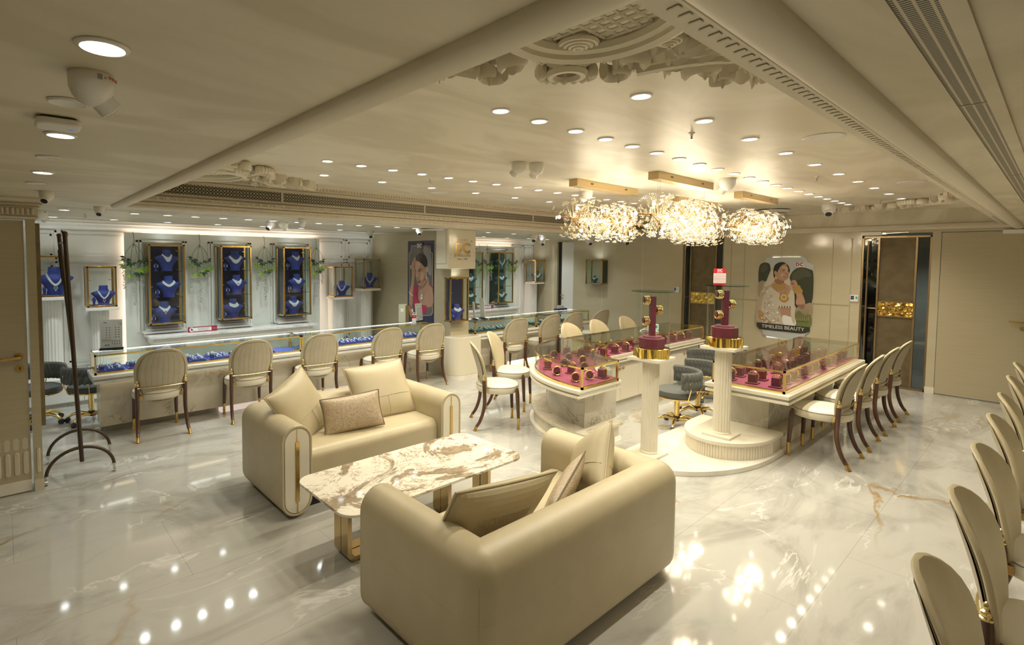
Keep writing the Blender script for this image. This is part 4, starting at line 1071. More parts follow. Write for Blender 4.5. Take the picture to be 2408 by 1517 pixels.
# ---------------------------------------------------------------- fluted pedestals with bangle drums
def pedestal(label, x, y, z0, z1, pw=.155):
    t = thing('pedestal', label, 'pedestal', (x, y, z0)); h = z1-z0
    B().cb((0, 0, .011), (pw*1.62, pw*1.62, .022)).obj('base_plate', 'ivory', t, bev=.003)
    B().cb((0, 0, h-.014), (pw*2, pw*2, .028)).obj('top_plate', 'ivory', t, bev=.003)
    b = B(); n = 18; pts = []
    for i in range(n):
        for k in range(6):
            a = 2*PI*(i+k/6)/n; r = .074-.008*math.sin(PI*k/5)*(k < 5.5)
            pts.append((r*math.cos(a), r*math.sin(a)))
    b.prism(pts, .04, h-.05, False).lathe([(.079, .022), (.079, .034), (.072, .042)], 28).lathe([(.072, h-.055), (.079, h-.045), (.079, h-.028)], 28)
    b.obj('fluted_shaft', 'ivory', t, smooth=True, ang=35)
def bangle_stack(b, c, ax, r, n, gap):
    for i in range(n):
        p = list(c); p[{'x': 0, 'y': 1}[ax]] += (i-(n-1)/2)*gap
        b.torus(tuple(p), r, gap*.36, 18, 6, 'y' if ax == 'y' else 'x')
        for j in range(12):
            a = 2*PI*j/12+i; q = (p[0]+r*1.06*math.cos(a), p[1], p[2]+r*1.06*math.sin(a)) if ax == 'y' else (p[0], p[1]+r*1.06*math.cos(a), p[2]+r*1.06*math.sin(a))
            b.k = 0 if j % 3 else 2 if i % 2 else 1; b.octa(q, gap*.42); b.k = 0
def drum(label, x, y, z, h, rr, tilt):
    t = thing('display_drum', label, 'glass display drum', (x, y, z), math.radians(-40))
    B().lathe([(rr, 0), (rr, .085), (rr-.006, .088), (.001, .088)], 40).obj('gold_base', 'gold_mirror', t, smooth='a')
    B().lathe([(rr-.008, .08), (rr-.008, h)], 40).obj('glass_cylinder', 'glass_clear', t, smooth=True)
    d = B().lathe([(.001, h), (rr+.03, h), (rr+.03, h+.009), (.001, h+.009)], 48).obj('glass_lid', 'glass_edge', t, smooth='a')
    s = thing('bangle_stand', 'maroon velvet bangle stand inside the glass drum %s' % tilt, 'bangle stand', (x, y, z+.089), math.radians(-38))
    b = B().lathe([(.118, 0), (.118, .085), (.112, .092), (.085, .092), (.085, .10), (.075, .108), (.05, .108)], 8)
    b.obj('foot', 'maroon_velvet', s); B().cb((0, 0, .108+(h-.20)/2-.02), (.048, .048, h-.235)).obj('post', 'maroon_velvet', s, bev=.003)
    for k, (sx, zz) in enumerate(((-1, h-.16), (1, h-.25), (-1, h-.35))):
        B().tube([(sx*.015, 0, zz), (sx*.088, 0, zz)], .024, 14).obj('arm', 'maroon_velvet', s)
        g = B(); bangle_stack(g, (0, 0, 0), 'x', .036, 4, .013)
        o = g.obj('bangle_set', ['gold', 'ruby', 'diamond'], None, smooth=True)
        c_ = Matrix.Rotation(math.radians(-38), 3, 'Z') @ Vector((sx*.058, -.0, zz-.008))
        o.location = (x+c_.x, y+c_.y, z+.089+c_.z); o.rotation_euler = (0, 0, math.radians(-38))
        tag(o, 'gold bangles on the %s arm, glass drum %s' % (('top', 'middle', 'lowest')[k], tilt), 'bangles', 'bangles in the glass drums')
pedestal('fluted ivory pedestal standing on the low curved marble step', 4.56, 2.42, .045, .962)
drum('glass drum with gold base on the pedestal of the low step', 4.56, 2.42, .962, .60, .158, 'on the low step pedestal')
pedestal('fluted ivory pedestal standing on the rounded podium', 5.145, 2.02, .208, 1.055)
drum('glass drum with gold base on the podium pedestal, a red card on its lid', 5.145, 2.02, 1.055, .56, .158, 'on the podium pedestal')
t = thing('price_card', 'red and white printed card standing on the lid of the podium drum', 'sign', (5.10, 2.06, 1.625), math.radians(-49))
B().cb((0, 0, .078), (.112, .004, .155)).cb((0, .02, .002), (.112, .045, .003)).obj('holder', 'acrylic', t)
b = B().cb((0, -.0025, .077), (.108, .001, .15)); b.k = 1
b.cb((0, -.0032, .130), (.108, .0006, .044)).cb((0, -.0032, .010), (.108, .0006, .016))
for i in range(9): b.k = 1+i % 2; b.cb((0, -.0032, .028+i*.0085), (.104, .0004, .0028))
b.obj('printed_sheet', ['white_paper', 'red_print', 'ink_grey'], t)
text('lettering', 'DC', .030, (0, -.0042, .134), 'white_paper', t, (PI/2, 0, 0), .0004, bold=.0008); text('lettering', 'JEWELLERS', .010, (0, -.0042, .116), 'white_paper', t, (PI/2, 0, 0), .0003)

# ---------------------------------------------------------------- grey braided swivel chairs (local +y = front)
def make_swivel():
    t = thing('swivel_chair', 'grey braided velvet swivel chair', 'office chair')
    B().lathe([(.001, .37), (.20, .372), (.235, .385), (.245, .41), (.235, .45), (.19, .468), (.001, .472)], 30, (0, .02, 0), 1, .95).obj('seat', 'grey_velvet', t, smooth=True)
    B().torus((0, .02, .375), .235, .009, 36, 8, 'z', 1, .95).tube([(.22, -.08, .375), (.262, -.10, .5), (.262, -.08, .62)], .007, 8).tube([(-.22, -.08, .375), (-.262, -.10, .5), (-.262, -.08, .62)], .007, 8).tube([(0, -.21, .375), (0, -.28, .5)], .006, 8).obj('brass_ring', 'gold', t, smooth=True)
    b = B(); nb = 15
    for i in range(nb):
        a = math.radians(190+160*i/(nb-1))
        for row in range(2):
            aa = a+(math.radians(160/(nb-1))/2 if row else 0); zc = .635 if row == 0 else .555
            if row and i == nb-1: continue
            c = (.27*math.cos(aa), .02+.26*math.sin(aa), zc); ux = Vector((-math.sin(aa), math.cos(aa), 0)); un = Vector((math.cos(aa), math.sin(aa), 0)); rs = []
            for k in range(9):
                v = -1+2*k/8; hw_ = .034*math.sqrt(max(.02, 1-v*v))**(1.0); lean = ux*(.014*v)
                rs.append([tuple(Vector((c[0], c[1], c[2]+v*.062))+lean+ux*hw_*math.cos(q_)+un*.032*math.sqrt(max(.05, 1-v*v*.8))*math.sin(q_)) for q_ in [2*PI*j/10 for j in range(10)]])
            b.rings(rs)
    b.obj('braided_back', 'grey_velvet', t, smooth=True)
    B().rings([[(r_*math.cos(a), .02+r_*.965*math.sin(a), z) for r_, z in ((.25, .50), (.285, .52), (.288, .60), (.285, .68), (.265, .70), (.245, .68), (.243, .6))] for a in [math.radians(184+172*i/24) for i in range(25)]], True).obj('back_core', 'grey_velvet', t, smooth=True)
    B().lathe([(.03, .36), (.03, .16), (.024, .16), (.024, .09)], 16).obj('column', 'gold', t, smooth='a')
    B().lathe([(.038, .13), (.038, .085), (.03, .07)], 16).obj('collar', 'black', t, smooth='a')
    for i in range(5):
        a = 2*PI*i/5+.3; c, s = math.cos(a), math.sin(a)
        o = B().tube([(.03*c, .03*s, .095), (.13*c, .13*s, .118), (.22*c, .22*s, .088), (.265*c, .265*s, .055)], [.021, .020, .016, .013], 10).obj('spoke', 'gold', t, smooth=True)
        B().tube([(.262*c-.02*s, .262*s+.02*c, .027), (.262*c+.02*s, .262*s-.02*c, .027)], .027, 14).obj('castor', 'rubber', o, smooth='a')
    B().tube([(.05, .05, .355), (.2, .12, .34)], .005, 6).obj('lever', 'gold', t)
    return t
sw = make_swivel(); sw.scale = (.93, .93, .93); sw.location = (5.70, 2.71, 0); sw.rotation_euler = (0, 0, ra(35)); sw['label'] = 'grey braided swivel chair with gold base behind the low step pedestal'; sw['group'] = 'grey swivel chairs'
for x, y, a, l in ((6.28, 2.74, 60, 'grey braided swivel chair half hidden by the podium pedestal, nearer one'), (7.15, 3.0, 100, 'grey braided swivel chair half hidden by the podium pedestal, farther one'), (7.75, 2.75, 200, 'grey braided swivel chair showing just its back beyond the podium drum'),
                   (.72, 7.0, -10, 'grey braided swivel chair peeking out behind the left end of the blue counter'), (.26, 7.25, 160, 'grey swivel chair mostly hidden by the partition edge')):
    dup(sw, (x, y, 0), ra(a), l, 'grey swivel chairs')

# ---------------------------------------------------------------- necklace busts and jewellery
def mkbust(name, m, s=1.0):
    t = thing(name, 'velvet bust', 'necklace bust')
    R_ = [(0, .062, .045, 0), (.02, .062, .045, 0), (.05, .068, .045, 0), (.09, .085, .047, -.004), (.125, .112, .05, -.008), (.15, .138, .046, -.012), (.165, .142, .038, -.012), (.178, .118, .036, -.006), (.19, .080, .036, 0), (.20, .058, .037, .003), (.225, .050, .037, .004), (.255, .050, .037, .004), (.262, .044, .032, .004), (.263, .002, .002, .004)]
    rs = [[(s*a*math.cos(q), s*(y-b_*math.sin(q)*(1 if math.sin(q) > 0 else .55)), s*z) for q in [2*PI*i/24 for i in range(24)]] for z, a, b_, y in R_]
    B().rings(rs).obj('torso', m, t, smooth=True)
    B().lathe([(.001, 0), (.065*s, 0), (.065*s, .006), (.001, .006)], 20).obj('foot', m, t)
    return t
def surf(x, z, s=1.0):
    R_ = [(.05, .068, .045, 0), (.09, .085, .047, -.004), (.125, .112, .05, -.008), (.15, .138, .046, -.012), (.165, .142, .038, -.012), (.178, .118, .036, -.006), (.19, .080, .036, 0), (.20, .058, .037, .003), (.225, .050, .037, .004)]
    z /= s; x /= s; z = min(max(z, .05), .22)
    for p, q in zip(R_, R_[1:]):
        if p[0] <= z <= q[0]:
            f_ = (z-p[0])/(q[0]-p[0]); a = p[1]+(q[1]-p[1])*f_; b_ = p[2]+(q[2]-p[2])*f_; y = p[3]+(q[3]-p[3])*f_; break
    return s*(y-b_*math.sqrt(max(0, 1-min(1, abs(x)/a)**2))-.004)
def mknecklace(kind, s=1.0, gem='emerald'):
    """rows of stones drawn over the bust; kind = (half width, drop, collar rows, pendant)"""
    hw_, zt, zb, rows, pend, fringe = kind
    b = B()
    for r in range(rows):
        n = 30
        for i in range(n+1):
            u = -1+2*i/n; x = hw_*u*(1+.06*r); z = zb+(zt-zb)*abs(u)**1.7-.011*r
            b.octa((s*x, surf(s*x, s*z, s), s*z), s*(.0068 if r % 2 == 0 else .0080))
    if fringe:
        for i in range(19):
            u = -.9+1.8*i/18; x = hw_*u*.98; z0 = zb+(zt-zb)*abs(u)**1.7-.011*rows; L = fringe*(1-u*u)
            k = 0
            while k*.009 < L: b.octa((s*x, surf(s*x, s*(z0-k*.009), s), s*(z0-k*.009)), s*.0056); k += 1
    if pend:
        z = zb-.011*rows-.008; b.k = 1; b.octa((0, surf(0, s*z, s)-.002, s*z), s*.010); b.k = 0
        for i in range(8): b.octa((s*.014*math.cos(i*PI/4), surf(0, s*z, s), s*(z+.014*math.sin(i*PI/4))), s*.005)
        b.octa((0, surf(0, s*(z-.024), s), s*(z-.024)), s*.008)
    return b
KN = [(.052, .205, .165, 2, 0, .035), (.062, .20, .15, 3, 0, .0), (.058, .205, .17, 2, 1, .012), (.072, .195, .135, 3, 0, .018), (.055, .205, .172, 2, 1, .03), (.052, .207, .182, 4, 0, 0), (.052, .207, .178, 2, 0, .022), (.058, .203, .165, 2, 0, .025), (.062, .20, .155, 3, 0, .012)]
busts = {}; neck = {}
def put_bust(col, s, x, y, z, rz, nk, label, nlabel, grp, ear=None, gem='ruby', rot=None):
    key = (col, s)
    if key not in busts: busts[key] = mkbust('necklace_bust', col, s); o = busts[key]; o.location = (x, y, z); o.rotation_euler = (0, 0, rz); o['label'] = label; o['group'] = grp
    else: o = dup(busts[key], (x, y, z), rz, label, grp)
    n = mknecklace(nk, s).obj('necklace', ['diamond', gem], None); n.location = (x, y, z); n.rotation_euler = (0, 0, rz); tag(n, nlabel, 'necklace', 'necklaces on busts')
    if ear:
        ex, ey = x+ear*math.cos(rz), y+ear*math.sin(rz)-.02
        key = ('ear', col)
        if key not in busts:
            e = thing('earring_stand', 'small stand', 'earring stand')
            B().lathe([(.001, 0), (.024, 0), (.024, .005), (.012, .012), (.016, .05), (.030, .072), (.026, .088), (.012, .094), (.010, .11), (.001, .112)], 14, (0, 0, 0), 1, .6).obj('torso', col, e, smooth=True)
            busts[key] = e; e.location = (ex, ey, z); e.rotation_euler = (0, 0, rz)
        else: e = dup(busts[key], (ex, ey, z), rz)
        e['label'] = 'earring stand by '+label.replace(' velvet necklace', '').replace('brass glass ', '').replace('small ', ''); e['group'] = 'small earring stands'
        g = B()
        for sx in (-1, 1):
            for k in range(4): g.octa((sx*.022, -.019, .082-k*.010), .005+.0018*(k == 2))
        g = g.obj('earring_pair', 'diamond'); g.location = (ex, ey, z); g.rotation_euler = (0, 0, rz)
        tag(g, 'drop earrings by '+label.replace(' velvet necklace', '').replace('brass glass ', '').replace('small ', ''), 'earrings', 'earring pairs')

# brass wall showcases (local x right, y up, z out of the wall)
def showcase(label, x0, x1, z0, z1, d, rot, org, back, shelves=(), group='brass wall showcases', dust=None):
    """org: world point of the wall plane at local (0,0)"""
    t = thing('showcase', label, 'showcase', org, rot=rot, group=group)
    w_ = .011; b = B()
    for x in (x0+w_, x1-w_):
        for z in (w_*.8, d-w_): b.cb((x, (z0+z1)/2, z), (2*w_, z1-z0, 2*w_))
    for y in (z0+w_, z1-w_):
        for z in (w_*.8, d-w_): b.cb(((x0+x1)/2, y, z), (x1-x0, 2*w_, 2*w_))
        for x in (x0+w_, x1-w_): b.cb((x, y, d/2), (2*w_, 2*w_, d))
    b.obj('brass_frame', 'brass', t, bev=.002)
    if back: B().box(x0+.01, z0+.01, .004, x1-.01, z1-.01, .016).obj('back_panel', back, t)
    B().box(x0+.005, z0+.006, .01, x1-.005, z0+.016, d-.01).obj('floor_pad', back or 'navy_velvet', t)
    B().box(x0+.02, z0+.02, d-.008, x1-.02, z1-.02, d-.004).obj('front_pane', 'glass_clear', t)
    for x in (x0+.004, x1-.008): B().box(x, z0+.02, .02, x+.004, z1-.02, d-.02).obj('side_pane', 'glass_clear', t)
    for y in shelves: B().box(x0+.01, y, .018, x1-.01, y+.008, d-.012).obj('glass_shelf', 'glass_edge', t)
    b = B()
    for k, f_ in enumerate((.1, .2, .36, .47, .68, .8, .92) if z1-z0 > .8 else (.25, .65)):
        y = z0+(z1-z0)*f_; b.box(x1-.07, y, d*.25, x1-.02, y+.008, d*.25+.018)
        if k % 2: b.box(x0+.02, y, d*.8, x0+.05, y+.008, d*.8+.018)
    b.obj('hinge_clip', 'brass_light', t)
    B().box((x0+x1)/2-.05, z0+.016, d-.03, (x0+x1)/2+.05, z0+.022, d-.012).obj('name_strip', 'white_paper', t)
    B().box(x0+.03, z1-.02, d-.022, x1-.03, z1-.016, d-.012).obj('led_bar', 'led_white', t)
    lamp('light', t, COOL, 3.4, .03, 150, 1, ((x0+x1)/2, z1-.04, d*.6), (PI/2, 0, 0))
    return t
B4 = 8.3
ncol = ('left', 'middle', 'right')
for i, (x0, x1) in enumerate(((1.518, 1.972), (2.462, 2.915), (3.422, 3.896))):
    showcase('tall brass framed showcase of navy busts on three levels, %s one of the backlit panel' % ncol[i], x0, x1, .92, 2.03, .295, W1R, (0, B4, 0), 'navy_dark', (1.29, 1.655))
    for j, z in enumerate((1.663, 1.298, .937)):
        xx = (x0+x1)/2+(.02, .04, -.02)[j]; lv = ('top', 'middle', 'bottom')[j]
        put_bust('navy_velvet', 1.12, xx, 8.14, z, (.1, -.1, .05)[(i+j) % 3], KN[i*3+j], 'navy velvet necklace bust on %s level of %s tall showcase' % (lv, ncol[i]), 'sparkling stone necklace on %s level of %s tall showcase' % (lv, ncol[i]), 'navy busts of the tall showcases', -.145)
for i, (x0, x1, z0, z1, l) in enumerate(((.33, .60, 1.355, 1.865, 'small brass glass case behind the garment rail'), (.81, 1.14, 1.20, 1.73, 'small brass glass case left of the backlit panel'), (4.334, 4.675, 1.183, 1.71, 'small brass glass case on the lower column right of the backlit panel'), (4.895, 5.247, 1.313, 1.843, 'small brass glass case on the higher column near the lady poster'))):
    showcase(l, x0, x1, z0, z1, .30, W1R, (0, B4, 0), None, (), 'small cases on columns')
    sc = (1.35, 1.0, 1.0, 1.0)[i]
    put_bust('navy_velvet', sc, (x0+x1)/2+.03, 8.13, z0+.017, (0, 0, -.55, -.5)[i], (.062, .195, .10, 2, i != 2, 0), 'navy velvet necklace bust in the '+l, 'long sparkling necklace in the '+l, 'navy busts of the small cases', -.11, 'emerald' if i in (0, 2) else 'ruby')
    # column below
    t = thing('wall_column', 'fluted white wall column carrying the '+l, 'column', ((x0+x1)/2, 8.21, 0), group='wall columns of the small cases')
    zt = z0; B().box(-.185, -.215, zt-.04, .185, .085, zt).obj('top_shelf', 'panel_white', t, bev=.004)
    b = B(); pts = []
    for k in range(9):
        for m_ in range(5):
            a = PI+PI*(k+m_/5)/9; r = .10-.010*math.sin(PI*m_/5); pts.append((r*math.cos(a), r*.9*math.sin(a)))
    b.prism([(.10, .19)]+[(-.10, .19)]+pts, .39, zt-.04, True)
    b.obj('fluted_shaft', 'panel_white', t, smooth=True, ang=30)
    B().box(-.14, -.14, .352, .14, .19, .39).obj('base', 'panel_white', t, bev=.004)
for i, (x0, x1) in enumerate(((7.40, 7.865), (8.347, 8.818))):
    showcase('tall brass showcase of dark green busts, %s' % ('partly hidden by the sign pillar', 'the whole one right of the sign pillar')[i], x0, x1, .87, 2.01, .30, W1R, (0, B4, 0), 'green_dark', (1.25, 1.63))
    for j, z in enumerate((1.638, 1.258, .887)):
        lv = ('top', 'middle', 'bottom')[j]
        put_bust('green_velvet', 1.12, (x0+x1)/2-.03, 8.14, z, -.35, KN[(i*3+j+3) % 9] if j else (.066, .195, .10, 2, 1, 0), 'dark green velvet necklace bust on %s level of %s green showcase' % (lv, ('half hidden', 'fully visible')[i]), 'sparkling necklace on %s level of %s green showcase' % (lv, ('half hidden', 'fully visible')[i]), 'green busts of the tall showcases', -.13)
l = 'small brass glass case with a green bust in the far corner'
showcase(l, 9.583, 9.92, 1.313, 1.845, .31, W1R, (0, B4, 0), None, (), 'small cases on columns')
put_bust('green_velvet', 1.0, 9.77, 8.12, 1.33, -.5, KN[3], 'dark green velvet necklace bust in the '+l, 'sparkling collar in the '+l, 'green busts of the tall showcases', -.1)
t = thing('wall_column', 'fluted white wall column carrying the '+l, 'column', (9.75, 8.21, 0), group='wall columns of the small cases')
B().box(-.185, -.215, 1.273, .165, .085, 1.313).obj('top_shelf', 'panel_white', t, bev=.004)
b = B(); pts = []
for k in range(9):
    for m_ in range(5):
        a = PI+PI*(k+m_/5)/9; r = .10-.010*math.sin(PI*m_/5); pts.append((r*math.cos(a), r*.9*math.sin(a)))
b.prism([(.10, .19), (-.10, .19)]+pts, .0, 1.273); b.obj('fluted_shaft', 'panel_white', t, smooth=True, ang=30)
l = 'brass glass case on the cream far wall'
showcase(l, -6.72, -6.31, 1.33, 1.86, .22, W2R, (W2, 0, 0), None, (), 'small cases on columns')
box_ = B().box(-6.34, 1.35, .02, -6.325, 1.84, .2).obj('dark_side_panel', 'green_dark', [o for o in bpy.data.objects if o.get('label') == l][0])
put_bust('green_velvet', .62, 9.84, 6.56, 1.347, -1.4, KN[2], 'small green velvet necklace bust in the '+l, 'small necklace in the '+l, 'green busts of the tall showcases')
l = 'brass showcase with a navy bust on the front of the sign pillar'
showcase(l, 5.17, 5.545, .89, 1.57, .14, W1R, (0, 6.10, 0), 'navy_dark')
put_bust('navy_velvet', .95, 5.36, 6.03, .907, -.2, KN[5], 'navy velvet necklace bust in the '+l, 'wide sparkling choker in the '+l, 'navy busts of the small cases', -.1)

# backlit marble panel, showcase surrounds and ledges
def back_panel(x0, x1, z1, cases, label, sx0, sx1):
    t = thing('feature_panel', label, 'wall panel', ((x0+x1)/2, B4+.03, 0)); cx = (x0+x1)/2; h = (x1-x0)/2
    B().box(-h, -.025, 0, h, .0, z1).obj('marble_face', 'panel_marble', t)
    B().box(-h+.03, .0, .3, -h+.05, .05, z1-.03).box(h-.05, 0, .3, h-.03, .05, z1-.03).obj('led_side', 'led_pink', t)
    B().box(-h+.03, .0, z1-.04, h-.03, .05, z1-.02).obj('led_top', 'led_pink', t)
    b = B()
    for a, c in cases:
        a -= cx; c -= cx
        for k, (e, dp) in enumerate(((.10, .018), (.06, .034))):
            for q in ((a-e, .80, a-e+.03, 2.09), (c+e-.03, .80, c+e, 2.09), (a-e, 2.06, c+e, 2.09)): b.box(q[0], -.025-dp, q[1], q[2], -.02, q[3])
        for k in range(4): b.box(a-.05+.045*k, -.05-.055*(3-k), .79+.03*k-.0, c+.05-.045*k, -.02, .82+.03*k)
    b.obj('stepped_mouldings', 'panel_white', t, bev=.003)
    t = thing('wall_ledge', 'pale marble ledge under the showcases of the '+label.split(',')[0], 'shelf', ((sx0+sx1)/2, 8.06, .745)); h = (sx1-sx0)/2
    B().box(-h, -.21, 0, h, .215, .035).obj('slab', 'white_marble', t, bev=.004); B().box(-h+.05, -.15, -.09, h-.05, .20, 0).box(-h+.09, -.12, -.16, h-.09, .20, -.09).obj('moulded_support', 'panel_white', t, bev=.01)
back_panel(1.28, 4.20, 2.19, ((1.518, 1.972), (2.462, 2.915), (3.422, 3.896)), 'backlit pale marble panel behind the navy showcases, on the left wall', 1.48, 3.93)
back_panel(6.9, 9.2, 2.15, ((7.40, 7.865), (8.347, 8.818)), 'backlit pale marble panel behind the green showcases, at the far end', 7.1, 8.93)
t = thing('bench_cabinet', 'low white cabinets with marble top behind the left end of the blue counter', 'cabinet', (.7, 8.12, 0))
B().box(-1.0, -.27, .05, .55, .26, .31).obj('body', 'panel_white', t); B().box(-1.02, -.30, .31, .56, .26, .35).obj('top', 'white_marble', t, bev=.004)
for i in range(3): B().box(-.98+i*.51, -.285, .06, -.98+i*.51+.50, -.27, .30).obj('door', 'panel_white', t, bev=.003)
B().box(-1.0, -.25, 0, .55, .2, .05).obj('kickboard', 'grey_marble', t)

# ---------------------------------------------------------------- jewellery trays in the counters
protos = {}
def inst(key, make, x, y, z, rz, label, cat, grp):
    if key not in protos: o = make(); protos[key] = o
    else: o = protos[key].copy(); COL.objects.link(o)
    o.location = (x, y, z); o.rotation_euler = (0, 0, rz); tag(o, label, cat, grp)
def pad(m):
    def f():
        return B().rings([[(-.032, -.04, 0), (.032, -.04, 0), (.032, .04, 0), (-.032, .04, 0)], [(-.032, -.04, .010), (.032, -.04, .010), (.032, .04, .034), (-.032, .04, .034)]]).obj('velvet_pad', m, bev=.002)
    return f
def jewel(seed):
    def f():
        r = random.Random(seed); b = B(); up = .024
        if seed % 3 == 0:
            for i in range(26):
                a = PI*i/25; b.octa((.026*math.cos(a), -.028+.055*math.sin(a), .016+(.055*math.sin(a))*.29), .005+.002*(i in (12, 13)))
        elif seed % 3 == 1:
            for i in range(12): b.octa((r.uniform(-.008, .008), -.036+i*.0065, .018+i*.002), .0062)
            for i in range(8): b.octa((.013*math.cos(i*PI/4), -.012+.013*math.sin(i*PI/4), .026), .005)
        else:
            for k in (-1, 1):
                for i in range(7): b.octa((k*.014+.007*math.cos(i*.9), .01+.007*math.sin(i*.9), .031), .0045)
                for i in range(5): b.octa((k*.014, 0-.008*i, .026-.002*i), .0048)
        return b.obj('jewellery_piece', 'diamond')
    return f
def cube(m): return lambda: B().box(-.022, -.022, 0, .022, .022, .055).obj('velvet_block', m, bev=.003)
def brace():
    b = B()
    for k in range(3): b.torus((-.012+k*.012, 0, .052), .024, .003, 20, 5, 'x')
    return b.obj('bracelet', 'diamond')
def fill(xs, y0, rows, z, m, tm, where, seed0):
    for i, x in enumerate(xs):
        inst('tray'+tm, lambda: B().box(-.118, -.125, 0, .118, .125, .008).box(-.118, -.125, .008, .118, -.119, .012).box(-.118, .119, .008, .118, .125, .012).obj('velvet_tray', tm), x, y0+.125*0, z, 0, 'flat velvet tray, %s from left in the %s' % (ORD[i+1], where), 'jewellery tray', 'trays of the '+where)
        for j, dx in enumerate((-.078, 0, .078)):
            for k in range(rows):
                n = (i*3+j); s_ = (i*7+j*5+k*3+seed0); yy = y0-.06+k*.11; wh = 'row, %s' % where
                lab = '%s from left, %s %s' % (ORD[n+1] if n < 22 else ORD[n-19]+' past the middle', 'front' if k == 0 else 'rear', wh)
                if s_ % 7 == 0 and k == 0:
                    inst('cube'+m, cube(m), x+dx, yy, z+.009, 0, 'velvet block, '+lab, 'jewellery stand', 'pads of the '+where); inst('brace', brace, x+dx, yy, z+.009, 0, 'bracelet on block, '+lab, 'bracelet', 'jewellery of the '+where)
                else:
                    inst('pad'+m, pad(m), x+dx, yy, z+.009, 0, 'velvet pad, '+lab, 'jewellery stand', 'pads of the '+where); inst('j%d' % (s_ % 6), jewel(s_ % 6), x+dx, yy, z+.009, 0, 'jewellery on pad, '+lab, 'jewellery', 'jewellery of the '+where)
fill([.83+i*.272 for i in range(7)], 6.43, 2, .671, 'navy_velvet', 'blue_tray', 'near blue case', 0)
fill([3.09+i*.272 for i in range(7)], 6.43, 2, .671, 'navy_velvet', 'blue_tray', 'far blue case', 3)
fill([5.92+i*.29 for i in range(4)], 6.21, 2, .671, 'green_velvet', 'green_velvet', 'near green case', 1)
fill([7.45+i*.30 for i in range(4)], 6.21, 2, .671, 'green_velvet', 'green_velvet', 'far green case', 4)
def bstand():
    b = B().rings([[(-.052, -.052, 0), (.052, -.052, 0), (.052, .052, 0), (-.052, .052, 0)], [(-.052, -.052, .008), (.052, -.052, .008), (.052, .052, .008), (-.052, .052, .008)], [(-.036, -.036, .012), (.036, -.036, .012), (.036, .036, .012), (-.036, .036, .012)]])
    b.box(-.033, -.033, .012, .033, .033, .088); return b.obj('bangle_block', 'maroon_velvet', bev=.003)
def bang(n):
    def f():
        b = B()
        for i in range(n):
            x = .006+(i-(n-1)/2)*.011+.012; b.torus((x, 0, .066), .043, .0042, 22, 6, 'x')
            for j in range(11):
                a = 2*PI*j/11+i; b.octa((x, .044*math.cos(a), .066+.044*math.sin(a)), .0055)
        return b.obj('gold_bangle', 'gold', smooth=True)
    return f
def ring_stand():
    return B().tube([(0, 0, .05), (0, .055, .05)], .034, 18).box(-.03, .0, 0, .03, .055, .03).obj('bangle_roll', 'maroon_velvet', smooth='a')
def ring_bangle():
    b = B().torus((0, -.004, .05), .043, .005, 26, 6, 'y')
    for j in range(20): b.octa((.045*math.cos(j*PI/10), -.006, .05+.045*math.sin(j*PI/10)), .006)
    return b.obj('gold_bangle', 'gold', smooth=True)
for i in range(11):
    for j in range(3):
        if (i, j) in ((2, 1), (7, 2)): continue
        lab = '%s from podium, %s row, large maroon case' % (ORD[i+1], ('chair side', 'middle', 'staff side')[j])
        x, y = 5.48+i*.225, 1.68+j*.20; rz = ra(rnd.uniform(-8, 8))
        inst('bst', bstand, x, y, .678, rz, 'maroon bangle block, '+lab, 'jewellery stand', 'maroon blocks of the large case'); inst('bg%d' % (1+(i+j) % 3), bang(1+(i+j) % 3), x, y, .682, rz, 'gold bangles, '+lab, 'bangles', 'bangles of the large case')
for i in range(10):
    for j in range(2):
        lab = '%s from curved end, %s row, straight island case' % (ORD[i+1], ('staff side', 'chair side')[j])
        x, y = 5.62+i*.25, 3.60+j*.24
        inst('bst', bstand, x, y, .678, 0, 'maroon bangle block, '+lab, 'jewellery stand', 'maroon blocks of the straight case'); inst('bg%d' % (1+(i+j) % 3), bang(1+(i+j) % 3), x, y, .682, 0, 'gold bangles, '+lab, 'bangles', 'bangles of the straight case')
cnt = 0
for j, f_ in enumerate((.82, .5, .2)):
    for i in range((6, 5, 4)[j]):
        a = ra(172-(78*i/((6, 5, 4)[j]-1)))
        rx, ry = .78+f_*.605, .62+f_*.65; x, y = CX+rx*.98*math.cos(a), CY+.02+ry*.97*math.sin(a); cnt += 1
        rz = a+PI/2+ra(180) if 1 else 0
        lab = '%s from flat end, %s arc, curved bangle case' % (ORD[i+1], ('outer', 'middle', 'inner')[j])
        if (i+j) % 3 == 2: inst('bst', bstand, x, y, .677, ra(20*i), 'maroon bangle block, '+lab, 'jewellery stand', 'stands of the curved case'); inst('bg2', bang(2), x, y, .681, ra(20*i), 'gold bangles, '+lab, 'bangles', 'bangles of the curved case')
        else: inst('rst', ring_stand, x, y, .677, ra(-40), 'round bangle roll, '+lab, 'jewellery stand', 'stands of the curved case'); inst('rbg', ring_bangle, x, y, .677, ra(-40), 'wide gold bangle, '+lab, 'bangles', 'bangles of the curved case')

